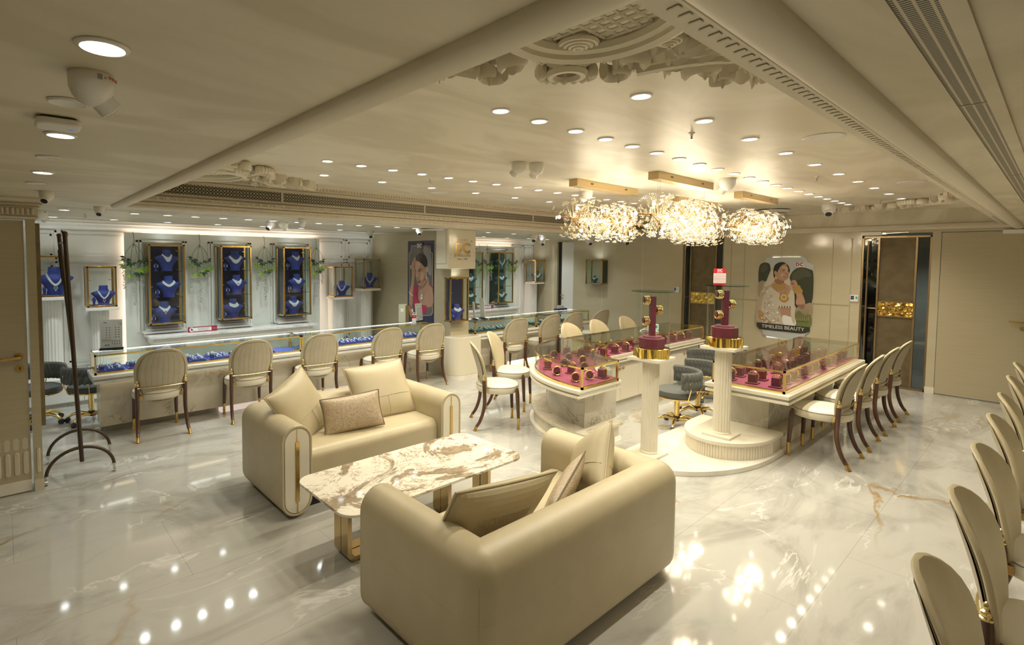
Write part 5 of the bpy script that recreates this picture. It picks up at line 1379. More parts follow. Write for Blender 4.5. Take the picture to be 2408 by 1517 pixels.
# ---------------------------------------------------------------- hanging garlands
def garland(label, x, y, ztop, seed, s=1.0):
    r = random.Random(seed)
    t = thing('garland', label, 'garland', (x, y, ztop), group='hanging leaf and blossom garlands')
    st = B(); tips = []
    st.tube([(0, .02, .01), (0, -.02, .0), (.008, -.03, -.10), (.0, -.03, -.2)], .004, 6)
    for dx, L in ((-.10, .34), (-.035, .5), (.04, .42), (.10, .36)):
        p = [(0, -.03, -.15), (dx*.6, -.045, -.22), (dx*1.1, -.05, -.15-L*.5), (dx*1.15, -.045, -.15-L)]; st.tube(spline(p, 4, False), .0028, 5); tips.append(p[-1])
        tips[-1] = p
    st.obj('stem', 'stem_green', t)
    for mm, par in (('leaf_dark', 0), ('leaf_green', 1)):
        b = B()
        for gi, p in enumerate(tips):
            f_ = (.45, .42, .40, .5)[gi] if par == 0 else (.85, .8, .75, .9)[gi]
            if par == 0 and gi == 2: f_ = .9
            q = Vector(p[1]).lerp(Vector(p[3]), f_); base = -PI/2+(-.5, -.2, .2, .5)[gi]
            for i in range(5):
                a = base+(i-2)*.62+r.uniform(-.1, .1); L = .078*s*r.uniform(.85, 1.1); u = Vector((math.cos(a), r.uniform(-.4, 0), math.sin(a))).normalized(); sd = u.cross(Vector((0, 1, 0))).normalized()*L*.21
                o = q+u*.010
                b.add([o, o+u*L*.5+sd, o+u*L, o+u*L*.5-sd, o+u*L*.5+Vector((0, .005, 0)), o+u*L*.5+Vector((0, -.003, 0))], [(0, 1, 5), (1, 2, 5), (2, 3, 5), (3, 0, 5), (0, 4, 1), (1, 4, 2), (2, 4, 3), (3, 4, 0)])
        b.obj('leaf_cluster', mm, t)
    for dx, z0, L in ((-.12, -.36, .42), (.0, -.46, .56), (.10, -.36, .44)):
        b = B(); n = int(L/.012)
        for i in range(n):
            f_ = i/n; w_ = .028*(1-.5*f_)
            for k in range(2):
                c = Vector((dx+r.uniform(-w_, w_), -.05+r.uniform(-w_, w_), z0-i*.012+r.uniform(-.006, .006)))
                for pp in range(3):
                    a = r.uniform(0, 2*PI); e = r.uniform(-.6, .6); u = Vector((math.cos(a)*math.cos(e), math.sin(a)*math.cos(e)-.3, math.sin(e)))*.015; v_ = u.cross(Vector((.3, .5, 1))).normalized()*.009
                    b.add([c, c+u*.6+v_, c+u*1.25, c+u*.6-v_], [(0, 1, 2, 3)])
        b.obj('blossom_strand', 'blossom', t)
for i, (x, l) in enumerate(((1.38, 'leafy garland with white blossoms at the left edge of the backlit panel'), (2.23, 'leafy garland with white blossoms between the left and middle tall showcases'), (3.20, 'leafy garland with white blossoms between the middle and right tall showcases'), (4.10, 'leafy garland with white blossoms at the right edge of the backlit panel'),
                            (7.98, 'leafy garland in front of the half hidden green showcase'), (8.22, 'leafy garland between the two green showcases'), (9.02, 'leafy garland right of the whole green showcase'))):
    garland(l, x, B4-.035, 2.19-(.02 if i > 3 else 0), 5+i)

# ---------------------------------------------------------------- signs
t = thing('shop_sign', 'gold letter shop sign on the front of the pillar header', 'sign', (5.445, 6.0, 0), rot=W1R)
text('lettering', "RATLAM'S", .034, (0, 2.145, .002), 'gold', t, ex=.002, space=1.5)
text('monogram', 'DC', .215, (-.005, 2.012, .004), 'gold', t, ex=.004, bold=.008, space=1.08)
text('lettering', 'JEWELLERS', .062, (0, 1.905, .002), 'bronze_frame', t, ex=.002, space=1.16)
text('lettering', 'Since 1950', .038, (0, 1.852, .002), 'bronze_frame', t, ex=.002, space=1.25)
text('lettering', '®', .036, (.19, 2.13, .002), 'gold', t, ex=.002)
def rule_sign(label, x, y, z, w_, h):
    t = thing('notice_sign', label, 'sign', (x, y, z), rot=W1R)
    b = B().cb((0, h/2, .004), (w_, h, .008)); b.k = 1
    b.cb((.0, h/2, .0085), (w_*.60, h*.68, .001))
    b.tube([(-w_*.37+h*.40*math.cos(2*PI*i/24), h/2+h*.40*math.sin(2*PI*i/24), .0088) for i in range(24)], .0025, 4, True)
    b.prism([(-w_*.37+h*.37*math.cos(2*PI*i/24), h/2+h*.37*math.sin(2*PI*i/24)) for i in range(24)], .0085, .0092); b.k = 2
    b.cb((-w_*.37, h*.46, .0096), (h*.30, h*.30, .0006)).cb((-w_*.37-.004, h*.66, .0096), (h*.12, h*.16, .0006)); b.k = 0
    q = h*.33
    b.add([(-w_*.37-q*.75, h/2+q*.55, .0104), (-w_*.37-q*.55, h/2+q*.75, .0104), (-w_*.37+q*.75, h/2-q*.55, .0104), (-w_*.37+q*.55, h/2-q*.75, .0104)], [(0, 1, 2, 3)])
    b.obj('board', ['maroon_print', 'white_paper', 'ink'], t)
    text('lettering', 'Let Jewellery Shine,', .0205, (.012, h*.63, .0096), 'ink', t, ex=.0003); text('lettering', 'Not the Camera.', .0205, (.012, h*.34, .0096), 'ink', t, ex=.0003)
    text('lettering', 'DC', .034, (w_*.41, h*.52, .009), 'gold', t, ex=.0005, bold=.001)
rule_sign('long maroon and white notice about shining jewellery on the ledge of the navy showcases', 2.19, 8.0, .782, .40, .076)
rule_sign('maroon and white notice on the ledge near the green showcases', 7.98, 8.0, .782, .40, .076)

def flat(layers, mats, par, name='printed_face', z0=.0, dz=.0006):
    """printed picture: (material, outline) from back to front; a flat print on its board"""
    b = B(); mi = {m: i for i, m in enumerate(mats)}
    for k, (m, p) in enumerate(layers):
        b.k = mi[m]; z = z0+dz*k; n = len(p)
        a = sum(p[i][0]*p[(i+1) % n][1]-p[(i+1) % n][0]*p[i][1] for i in range(n))
        b.add([(x, y, z) for x, y in (p if a > 0 else p[::-1])], [tuple(range(n))])
    return b.obj(name, list(mats), par)
for nm, c in (('pr_navy', (.018, .022, .085)), ('pr_grey', (.13, .125, .125)), ('pr_greyl', (.27, .265, .26)), ('pr_hair', (.012, .009, .008)), ('pr_skin', (.46, .27, .185)), ('pr_skin_d', (.30, .155, .10)), ('pr_skin_l', (.58, .37, .26)), ('pr_lip', (.22, .06, .085)), ('pr_rose', (.42, .02, .085)), ('pr_rose_d', (.25, .01, .05)), ('pr_white', (.82, .82, .80)), ('pr_eye', (.03, .022, .02)),
              ('pr_sky', (.50, .53, .53)), ('pr_tree', (.035, .04, .022)), ('pr_tree2', (.07, .075, .04)), ('pr_reed', (.36, .28, .18)), ('pr_grass', (.16, .20, .06)), ('pr_lace', (.60, .54, .44)), ('pr_lace2', (.47, .38, .28)), ('pr_gold', (.42, .26, .07)), ('pr_band', (.035, .034, .024)), ('pr_red', (.35, .02, .05)), ('pr_golde', (.70, .50, .28))): mat(nm, c, .35, coat=.15)
# lady poster on the side of the pillar
t = thing('lady_poster', 'tall navy poster of a lady in a rose dress wearing diamonds', 'poster', (5.298, 7.225, .77), rot=W2R)
def PW(px, py):
    s = (px-65)/460; top = 90-22*s; bot = 1460+60*s
    return (s*.715, 1.38*(bot-py)/(bot-top))
def PP(pts, n=4): return spline([PW(*p) for p in pts], n)
def EL(f_, cx, cy, rx, ry, n=16, rot=0):
    return [f_(cx+rx*math.cos(a)*math.cos(rot)-ry*math.sin(a)*math.sin(rot), cy+rx*math.cos(a)*math.sin(rot)+ry*math.sin(a)*math.cos(rot)) for a in [2*PI*i/n for i in range(n)]]
Bd = [(130, 160), (460, 160), (468, 262), (500, 285), (505, 1290), (480, 1340), (120, 1375), (95, 1290), (85, 300), (118, 265)]
L = [('pr_navy', [(0, 0), (.715, 0), (.715, 1.38), (0, 1.38)]), ('pr_golde', [PW(*p) for p in Bd]), ('pr_grey', [PW(298+(p[0]-298)*.965, 770+(p[1]-770)*.988) for p in Bd]),
     ('pr_greyl', PP([(330, 190), (440, 200), (470, 330), (480, 640), (420, 620), (380, 380)])),
     ('pr_skin_d', PP([(470, 870), (500, 880), (502, 1180), (300, 1180), (250, 1000), (260, 880), (330, 830), (430, 800)])),
     ('pr_skin', PP([(430, 830), (498, 885), (500, 1175), (330, 1170), (262, 1060), (285, 900), (360, 900)])),
     ('pr_skin', PP([(300, 780), (380, 740), (420, 680), (440, 850), (400, 900), (290, 910), (280, 820)])), ('pr_skin_d', PP([(285, 840), (340, 830), (410, 720), (385, 830), (300, 900), (282, 890)])),
     ('pr_rose', PP([(200, 830), (250, 860), (250, 1040), (310, 1160), (400, 1180), (380, 1310), (230, 1300), (160, 1080), (180, 880)])), ('pr_rose_d', PP([(240, 900), (250, 1040), (300, 1150), (260, 1120), (215, 1000)])), ('pr_rose_d', PP([(470, 835), (500, 850), (502, 870), (480, 855)])),
     ('pr_skin', PP([(205, 350), (165, 400), (130, 500), (140, 620), (130, 800), (95, 950), (90, 1150), (95, 1280), (150, 1180), (165, 1000), (185, 760), (200, 640), (195, 560), (180, 520), (210, 420)])), ('pr_skin_l', PP([(160, 420), (145, 510), (150, 620), (135, 820), (105, 960), (105, 1090), (135, 960), (165, 760), (168, 560)])),
     ('pr_hair', PP([(210, 420), (220, 340), (290, 288), (370, 320), (410, 400), (410, 500), (380, 560), (320, 480), (250, 440)])),
     ('pr_skin', PP([(205, 420), (260, 425), (320, 470), (370, 525), (395, 520), (400, 620), (385, 700), (340, 790), (290, 840), (255, 820), (225, 740), (205, 640), (190, 560), (195, 470)])),
     ('pr_skin_l', PP([(215, 450), (260, 440), (300, 480), (250, 560), (245, 690), (225, 700), (215, 620), (205, 540)])), ('pr_skin_l', PP([(300, 650), (350, 620), (340, 720), (300, 730)])),
     ('pr_skin_d', PP([(395, 600), (385, 700), (340, 790), (290, 840), (330, 770), (365, 690)])), ('pr_skin_l', PP([(400, 515), (420, 520), (428, 570), (415, 610), (395, 600), (392, 550)])),
     ('pr_hair', PP([(252, 590), (285, 555), (322, 555), (325, 563), (290, 568), (258, 600)])), ('pr_hair', PP([(190, 585), (210, 580), (228, 597), (208, 592)])),
     ('pr_white', EL(PW, 295, 610, 23, 12)), ('pr_eye', EL(PW, 293, 609, 11, 12)), ('pr_hair', PP([(268, 608), (290, 588), (322, 600), (295, 596)])), ('pr_white', EL(PW, 213, 628, 13, 9)), ('pr_eye', EL(PW, 213, 628, 8, 9)), ('pr_hair', PP([(200, 622), (212, 614), (230, 622), (214, 620)])),
     ('pr_skin_d', PP([(240, 720), (255, 690), (275, 720), (258, 732)])), ('pr_lip', PP([(245, 765), (268, 750), (302, 757), (305, 770), (280, 798), (255, 795)])), ('pr_skin_d', PP([(247, 775), (275, 768), (303, 764), (275, 773)])),
     ('pr_skin', PP([(95, 1130), (140, 1180), (180, 1270), (175, 1330), (150, 1370), (120, 1330), (100, 1280)])), ('pr_skin_d', PP([(100, 1150), (150, 1230), (140, 1250), (100, 1190)]))]
for i in range(9):
    L.append(('pr_white', EL(PW, 95+8*i, 955+7*i+(4 if i % 2 else -4), 6, 9, 8)))
for i in range(12): L.append(('pr_hair' if i % 2 else 'pr_white', EL(PW, 282+4.2*i, 880+9.5*i, 3.2, 5, 6)))
for i in range(12): L.append(('pr_hair' if i % 2 else 'pr_white', EL(PW, 436-8.6*i, 862+11*i, 3.2, 5, 6)))
L += [('pr_white', EL(PW, 328, 1000, 15, 16, 8)), ('pr_white', EL(PW, 325, 1045, 20, 26, 8)), ('pr_white', EL(PW, 160, 1265, 17, 32, 8)), ('pr_white', EL(PW, 130, 525, 7, 36, 8))]
for i in range(6): L.append(('pr_white', EL(PW, 404, 630+17*i, 6+i*.8, 8, 6)))
L += [('pr_grey', [PW(235, 120), PW(340, 118), PW(340, 215), PW(235, 218)])]
B().box(0, 0, -.012, .715, 1.38, -.0008).obj('board', 'pr_navy', t)
flat(L, ['pr_navy', 'pr_golde', 'pr_grey', 'pr_greyl', 'pr_skin', 'pr_skin_d', 'pr_skin_l', 'pr_hair', 'pr_rose', 'pr_rose_d', 'pr_white', 'pr_eye', 'pr_lip'], t, dz=.0002)
c_ = PW(287, 168); text('monogram', 'DC', .082, (c_[0], c_[1], .018), 'pr_white', t, ex=.0008, bold=.002)
# bride poster on the right wall
t = thing('bride_poster', 'backlit shaped poster of a bride in white lace and gold jewellery', 'poster', (W2-.03, 3.37, .555), rot=W2R)
def PB(px, py):
    s = (px-(112-.026*(py-200)))/882; top = 68; bot = 1478+70*s; sh = 70*s*(py/1478)
    return (max(-.002, min(.792, s*.79)), 1.36*(1478-(py-sh))/(1478-68))
def PQ(pts, n=4): return spline([PB(*p) for p in pts], n)
out = [(225, 110), (260, 75), (560, 70), (850, 72), (890, 110), (905, 165)]+[(940, 172), (990, 215), (1000, 300)]+[(975, 800), (952, 1290), (948, 1375), (870, 1440)]+[(860, 1500), (800, 1545), (260, 1480), (190, 1440), (175, 1375), (120, 1340), (85, 1300), (85, 1225), (100, 800), (116, 280), (130, 210), (175, 172), (212, 165)]
op = [PB(*p) for p in out]
B().prism(op, -.02, -.0008).obj('board', 'pr_white', t)
led = B().box(.2, 1.35, -.028, .6, 1.358, -.021).box(.15, .004, -.028, .6, .010, -.021).obj('led_strip', 'led_white', t)
L = [('pr_sky', op), ('pr_tree', PQ([(118, 240), (200, 165), (290, 190), (310, 300), (290, 420), (200, 520), (112, 520)])), ('pr_tree2', PQ([(150, 230), (220, 190), (260, 260), (200, 330), (140, 320)])),
     ('pr_tree', PQ([(630, 400), (700, 290), (800, 250), (930, 280), (992, 370), (965, 900), (800, 1000), (700, 900), (620, 600)])), ('pr_tree2', PQ([(680, 350), (800, 270), (900, 300), (960, 400), (850, 420), (740, 480), (660, 460)])),
     ('pr_reed', PQ([(112, 530), (205, 490), (180, 640), (140, 760), (104, 760)])), ('pr_reed', PQ([(740, 960), (860, 900), (970, 880), (958, 1120), (730, 1110)])), ('pr_grass', PQ([(715, 1080), (780, 1010), (860, 1090), (960, 1080), (952, 1300), (715, 1270)], 3)),
     ('pr_lace2', PQ([(350, 260), (300, 330), (215, 560), (140, 700), (100, 930), (95, 1240), (560, 1270), (720, 1270), (715, 1080), (700, 700), (660, 560), (610, 400), (560, 300)])),
     ('pr_lace', PQ([(345, 280), (300, 350), (225, 560), (190, 600), (300, 560), (360, 500), (390, 420), (370, 330)])), ('pr_lace', PQ([(570, 430), (620, 440), (640, 540), (600, 560), (530, 520)])),
     ('pr_skin', PQ([(340, 560), (420, 500), (540, 520), (620, 590), (640, 680), (520, 760), (400, 700), (310, 610)])), ('pr_skin_d', PQ([(395, 450), (520, 450), (530, 530), (450, 550), (390, 520)])),
     ('pr_skin', PQ([(490, 950), (650, 960), (660, 1115), (580, 1110), (500, 1085)])), ('pr_lace', PQ([(300, 600), (380, 650), (460, 690), (480, 760), (600, 760), (640, 650), (690, 680), (705, 800), (670, 955), (440, 945), (480, 1100), (540, 1260), (200, 1250), (160, 1000), (200, 760)])), ('pr_white', PQ([(520, 1100), (640, 1120), (715, 1140), (720, 1270), (540, 1265)])), ('pr_lace', PQ([(650, 950), (700, 900), (715, 1100), (710, 1260), (660, 1150)])),
     ('pr_hair', PQ([(365, 420), (358, 290), (390, 200), (480, 155), (570, 180), (620, 260), (625, 340), (590, 320), (540, 210), (460, 260), (420, 360), (400, 430)])),
     ('pr_skin', PQ([(440, 340), (470, 240), (535, 195), (590, 240), (610, 320), (612, 400), (585, 460), (530, 485), (470, 470), (420, 440), (370, 350), (385, 310), (420, 330)])), ('pr_skin_l', PQ([(500, 240), (560, 225), (590, 290), (570, 330), (510, 290)])), ('pr_skin_l', PQ([(470, 380), (520, 350), (540, 400), (500, 430)])),
     ('pr_hair', PQ([(490, 292), (520, 278), (558, 288), (556, 295), (520, 287)])), ('pr_hair', PQ([(585, 294), (605, 285), (620, 294), (604, 293)])), ('pr_eye', EL(PB, 528, 308, 20, 7)), ('pr_eye', EL(PB, 602, 312, 13, 7)), ('pr_skin_d', PQ([(560, 375), (582, 345), (590, 372), (572, 380)])), ('pr_red', PQ([(515, 402), (550, 398), (590, 398), (560, 425), (532, 420)])), ('pr_white', PQ([(525, 405), (552, 404), (582, 402), (555, 411)])),
     ('pr_skin', PQ([(640, 500), (690, 470), (730, 490), (755, 550), (800, 640), (870, 840), (860, 960), (820, 975), (730, 890), (740, 760), (700, 620), (645, 560)])), ('pr_skin_d', PQ([(800, 900), (860, 900), (850, 970), (815, 975), (740, 900)])), ('pr_skin_d', PQ([(650, 505), (690, 520), (700, 560), (655, 545)])),
     ('pr_skin', PQ([(110, 1010), (200, 1060), (250, 1150), (340, 1240), (210, 1215), (120, 1100)])), ('pr_gold', PQ([(340, 540), (440, 560), (535, 530), (555, 620), (480, 640), (400, 610)])), ('pr_gold', PQ([(350, 570), (440, 680), (500, 720), (580, 640), (590, 600), (560, 690), (620, 800), (540, 870), (460, 810), (470, 720), (400, 660)])), ('pr_golde', EL(PB, 535, 775, 50, 55)), ('pr_gold', EL(PB, 535, 775, 30, 32)),
     ('pr_gold', PQ([(690, 590), (780, 565), (800, 600), (835, 680), (720, 710), (700, 650)])), ('pr_gold', PQ([(120, 1100), (200, 1075), (235, 1130), (180, 1185), (140, 1160)])), ('pr_gold', EL(PB, 560, 205, 22, 28)), ('pr_gold', EL(PB, 405, 430, 24, 42)), ('pr_golde', EL(PB, 405, 430, 13, 25)),
     ('pr_band', [PB(*p) for p in ((84, 1228), (952, 1298), (950, 1372), (870, 1405), (800, 1410), (130, 1350), (85, 1300))])]
r_ = random.Random(3)
for i in range(90):
    x, y = r_.uniform(165, 470), r_.uniform(640, 1230)
    if x > 300+(y-640)*.35: continue
    q_ = r_.uniform(7, 20); L.append((('pr_white', 'pr_lace2', 'pr_lace')[i % 3], EL(PB, x, y, q_, q_, 7)))
for i in range(11): L.append(('pr_hair' if i % 2 else 'pr_white', EL(PB, 445+22*i, 942, 9, 12, 7)))
for i in range(14): L.append(('pr_reed' if i % 2 else 'pr_grass', [PB(730+15*i, 1180+9*(i % 3)), PB(738+16*i, 940+20*(i % 4)), PB(742+15*i, 1180)]))
L.append(('pr_white', [PB(*p) for p in ((714, 165), (858, 165), (858, 240), (714, 240))]))
flat(L, ['pr_sky', 'pr_tree', 'pr_tree2', 'pr_reed', 'pr_grass', 'pr_lace', 'pr_lace2', 'pr_white', 'pr_skin', 'pr_skin_d', 'pr_skin_l', 'pr_hair', 'pr_eye', 'pr_red', 'pr_gold', 'pr_golde', 'pr_band'], t, dz=.0002)
c_ = PB(786, 200); text('monogram', 'DC', .072, (c_[0], c_[1], .032), 'pr_red', t, ex=.0008, bold=.003, space=1.1)
c_ = PB(525, 1315); text('lettering', 'TIMELESS BEAUTY', .078, (c_[0], c_[1], .032), 'pr_white', t, ex=.0008)

# ---------------------------------------------------------------- doors of the right wall
d = struct(box('door_2', 'wall_cream', (W2-.005, .225, .012), (10.0, 1.103, 2.255)))
hb = B().tube([(9.945, .31, 1.08), (9.90, .31, 1.08)], .011, 10).tube([(9.90, .30, 1.08), (9.90, .43, 1.085)], .010, 10).obj('handle', 'brass', d, smooth=True)
B().tube([(9.946, .31, 1.0), (9.936, .31, 1.0)], .024, 16).obj('keyhole_plate', 'brass', d, smooth='a')
def bronze_door(name, y0, y1, gl, gr):
    """y0 = viewer left (larger y)"""
    d = bpy.data.objects.new(name, None); COL.objects.link(d); d['kind'] = 'structure'; d.location = (W2+.03, y0, 0); d.rotation_euler = W2R
    Wd = y0-y1; z1 = 2.225
    b = B().box(0, 0, -.03, .022, z1, .02).box(Wd-.022, 0, -.03, Wd, z1, .02).box(0, 0, -.03, Wd, .035, .02).box(0, z1-.025, -.03, Wd, z1, .02)
    for x in (gl, Wd-gr): b.box(x-.011, 0, -.03, x+.011, z1, .022)
    for z in (1.045, 1.26): b.box(gl, z-.008, -.02, Wd-gr, z+.008, .022)
    b.obj('frame', 'bronze_frame', d)
    B().box(.02, .03, -.006, gl-.008, z1-.02, .0).box(Wd-gr+.01, .03, -.006, Wd-.02, z1-.02, 0).obj('glass_strip', 'glass_smoke', d)
    b = B()
    for z0, z2 in ((.035, 1.037), (1.268, z1-.025)):
        n = int((Wd-gl-gr-.022)/.0095)
        for i in range(n): b.tube([(gl+.011+.0095*(i+.5), z, 0) for z in (z0, z2)], .0046, 5)
        b.box(gl+.01, z0, -.012, Wd-gr-.01, z2, -.002)
    b.obj('reeded_panel', 'bronze', d)
    q = B().box(gl+.012, 1.053, -.01, Wd-gr-.012, 1.252, .006)
    q = q.obj('gold_plaque', 'gold_wavy', d)
    text('monogram', 'D C', .12, ((gl+Wd-gr)/2, 1.15, .008), 'bronze', q, ex=.004, bold=.003); text('monogram', 'D C', .12, ((gl+Wd-gr)/2, 1.15, .0085), 'gold_mirror', q, ex=.0045, bold=-.003)
    b = B().tube([(gl*.42, z, .07) for z in (.25, 2.16)], .012, 10).tube([(gl*.42, 1.15, .07), (gl*.42, 1.15, .0), (gl, 1.15, .0)], .009, 8).tube([(gl*.42, .3, .07), (gl*.42, .3, 0)], .007, 6).tube([(gl*.42, 2.1, .07), (gl*.42, 2.1, 0)], .007, 6)
    b.obj('pull_handle', 'bronze_frame', d, smooth=True)
    return d
mw = mat('gold_wavy', (.93, .68, .18), .06, 1); nt = mw.node_tree
nz = N(nt, 'ShaderNodeTexNoise', Detail=1); nz.inputs['Scale'].default_value = 9; nt.links.new(coords(nt, (1, 1, 1)), nz.inputs['Vector'])
bp = N(nt, 'ShaderNodeBump', Strength=.5, Distance=.05); nt.links.new(nz.outputs[0], bp.inputs['Height']); nt.links.new(bp.outputs[0], nt.nodes['Principled BSDF'].inputs['Normal'])
bronze_door('door_3', 1.98, 1.20, .20, .16)
bronze_door('door_4', 4.70, 3.96, .15, .135)
d = struct(box('door_5', 'panel_white', (W2+.05, 7.205, .01), (10.08, 7.56, 2.26)))
B().tube([(9.99, 7.53, 1.03), (9.93, 7.53, 1.03), (9.93, 7.44, 1.03)], .010, 8).tube([(9.995, 7.53, .95), (9.985, 7.53, .95)], .02, 12).obj('handle', 'brass', d, smooth=True)
struct(box('door_5_gap_shade', 'black', (W2+.06, 7.565, .0), (10.09, 7.655, 2.262)))  # solid black block, painting the darkness of the open door gap
for y, z, l, w_ in ((1.87, 2.262, 'white overhead door closer box above the bronze door', .24), (.40, 2.245, 'white overhead closer box above the flush cream door', .26)):
    t = thing('door_closer', l, 'door closer', (W2, y, z), rot=W2R); B().box(-w_/2, -.026, 0, w_/2, .026, .05).obj('body', 'white_plastic', t, bev=.003); B().box(w_/2, -.012, .01, w_/2+.05, .012, .03).tube([(w_/2+.02, .0, .02), (w_/2+.3, .01, .03)], .006, 6).obj('arm', 'steel', t)
for y, l in ((2.045, 'small white fingerprint reader beside the bronze door'), (4.80, 'small white fingerprint reader beside the farther bronze door')):
    t = thing('fingerprint_reader', l, 'access reader', (W2, y, 1.235), rot=W2R)
    B().box(-.052, 0, 0, .052, .105, .022).obj('body', 'white_plastic', t, bev=.006); B().box(-.042, .035, .0215, -.002, .09, .023).obj('screen', 'black', t); B().box(-.034, .05, .0228, -.012, .075, .0236).obj('display', 'screen_blue', t); B().box(.018, .045, .0215, .042, .08, .0235).obj('sensor', 'screen_green', t)
# lobby beyond the bronze door: lettering built as the shop sign's reflection, and a person in dark clothes
t = thing('reflected_sign', 'gold and dark lettering on the lobby wall standing in for the reflected shop sign', 'sign', (12.04, 2.20, 0), rot=W2R)
text('lettering', "RATLAM'S", .085, (-.05, 1.86, .004), 'ink', t, ex=.003, space=1.7); text('monogram', 'DC', .42, (-.10, 1.62, .006), 'gold', t, ex=.006, bold=.012); text('lettering', 'JEWELLERS', .115, (-.10, 1.37, .004), 'ink', t, ex=.003, space=1.3); text('lettering', 'Since 1950', .055, (-.1, 1.24, .004), 'ink', t, ex=.003, space=1.3)
p = thing('person', 'person in dark clothes standing beyond the door glass with their back turned', 'person', (10.62, 2.08, 0), ra(-90))
me = bpy.data.meshes.new('body')
V_ = [(0, 0, .95), (0, .0, 1.12), (0, -.01, 1.34), (0, 0, 1.47), (0, .02, 1.56), (0, .02, 1.66), (0, .02, 1.72), (.10, 0, .86), (.11, .01, .48), (.12, -.02, .09), (.13, .10, .045), (-.10, 0, .86), (-.11, .01, .48), (-.12, -.02, .09), (-.13, .10, .045), (.18, 0, 1.41), (.24, -.02, 1.14), (.22, .10, .96), (.19, .15, .90), (-.18, 0, 1.41), (-.24, -.02, 1.14), (-.23, .05, .90), (-.23, .07, .82)]
E_ = [(0, 1), (1, 2), (2, 3), (3, 4), (4, 5), (5, 6), (0, 7), (7, 8), (8, 9), (9, 10), (0, 11), (11, 12), (12, 13), (13, 14), (2, 15), (15, 16), (16, 17), (17, 18), (2, 19), (19, 20), (20, 21), (21, 22)]
me.from_pydata(V_, E_, []); me.materials.append(MATS['skin'])
o = bpy.data.objects.new('body', me); COL.objects.link(o); o.parent = p
o.modifiers.new('skin', 'SKIN'); RR = [.15, .135, .16, .07, .06, .095, .075, .095, .065, .045, .04, .095, .065, .045, .04, .07, .048, .036, .03, .07, .048, .036, .03]
for k_, r in enumerate(RR): me.skin_vertices[0].data[k_].radius = (r, r*(.72 if k_ in (0, 1, 2) else 1))
me.skin_vertices[0].data[0].use_root = True
q = o.modifiers.new('subdivision', 'SUBSURF'); q.levels = q.render_levels = 2
for side in (1, -1):
    hx, hy, hz = (.19, .155, .895) if side > 0 else (-.23, .075, .81)
    b = B().ell((hx, hy, hz-.03), (.022, .04, .05), 10, 6)
    for i in range(4): b.tube([(hx, hy-.028+i*.018, hz-.06), (hx-.004*side, hy-.026+i*.019, hz-.10), (hx-.016*side, hy-.02+i*.018, hz-.125-.006*(i in (1, 2)))], [.009, .0085, .007], 7)
    b.tube([(hx, hy+.035, hz-.02), (hx-.01*side, hy+.058, hz-.05), (hx-.014*side, hy+.055, hz-.08)], [.011, .010, .008], 7); b.obj('hand', 'skin', p, smooth=True)
B().rings([[(a*math.cos(2*PI*i/20), y+d_*math.sin(2*PI*i/20), z) for i in range(20)] for z, a, d_, y in ((.80, .185, .135, 0), (.95, .19, .14, 0), (1.1, .18, .13, 0), (1.3, .215, .135, -.01), (1.42, .205, .11, 0), (1.475, .13, .085, .005), (1.51, .075, .075, .01))]).obj('shirt', 'cloth_black', p, smooth=True)
b = B()
for s in (1, -1): b.tube([(s*.19, 0, 1.43), (s*.235, -.01, 1.28), (s*.248, -.02, 1.12)], [.075, .066, .06], 12)
b.obj('sleeve', 'cloth_black', p, smooth=True)
b = B()
for s in (1, -1): b.tube([(s*.085, 0, .92), (s*.105, .005, .7), (s*.115, .01, .48), (s*.122, -.015, .12), (s*.123, -.015, .06)], [.125, .105, .085, .07, .072], 14)
b.obj('trousers', 'cloth_black', p, smooth=True)
b = B()
for s in (1, -1): b.ell((s*.128, .04, .035), (.05, .13, .045), 12, 6)
b.obj('shoe', 'black', p, smooth=True)
B().ell((0, -.005, 1.68), (.098, .108, .115), 16, 10).obj('hair', 'hair_black', p, smooth=True)
b = B().ell((.098, .02, 1.635), (.012, .022, .03), 8, 6).ell((-.098, .02, 1.635), (.012, .022, .03), 8, 6).ell((0, .12, 1.62), (.014, .02, .022), 8, 6); b.obj('ear', 'skin', p, smooth=True)
t = thing('reflected_greenery', 'dark leafy pot plant standing in for greenery reflected in the farther bronze door', 'plant', (10.7, 4.66, 0))  # foliage built to stand in for greenery reflected in the door glass
B().lathe([(.001, 0), (.14, 0), (.18, .35), (.16, .35), (.15, .31), (.001, .31)], 18).obj('pot', 'grey_marble', t)
b = B(); r = random.Random(9)
for i in range(260):
    a = r.uniform(0, 2*PI); z = r.uniform(.5, 1.75); q_ = .26*math.sin(PI*(z-.35)/1.6)*math.sqrt(r.random()); c = Vector((q_*math.cos(a), q_*math.sin(a), z)); u = Vector((math.cos(a), math.sin(a), r.uniform(-.3, .6)))*.09; v_ = u.cross(Vector((0, 0, 1))).normalized()*.022
    b.add([c, c+u*.5+v_, c+u, c+u*.5-v_], [(0, 1, 2, 3)])
b.obj('foliage', 'leaf_dark', t); B().tube([(0, 0, .3), (.02, 0, 1.5)], .012, 6).obj('stem', 'wood_dark', t)

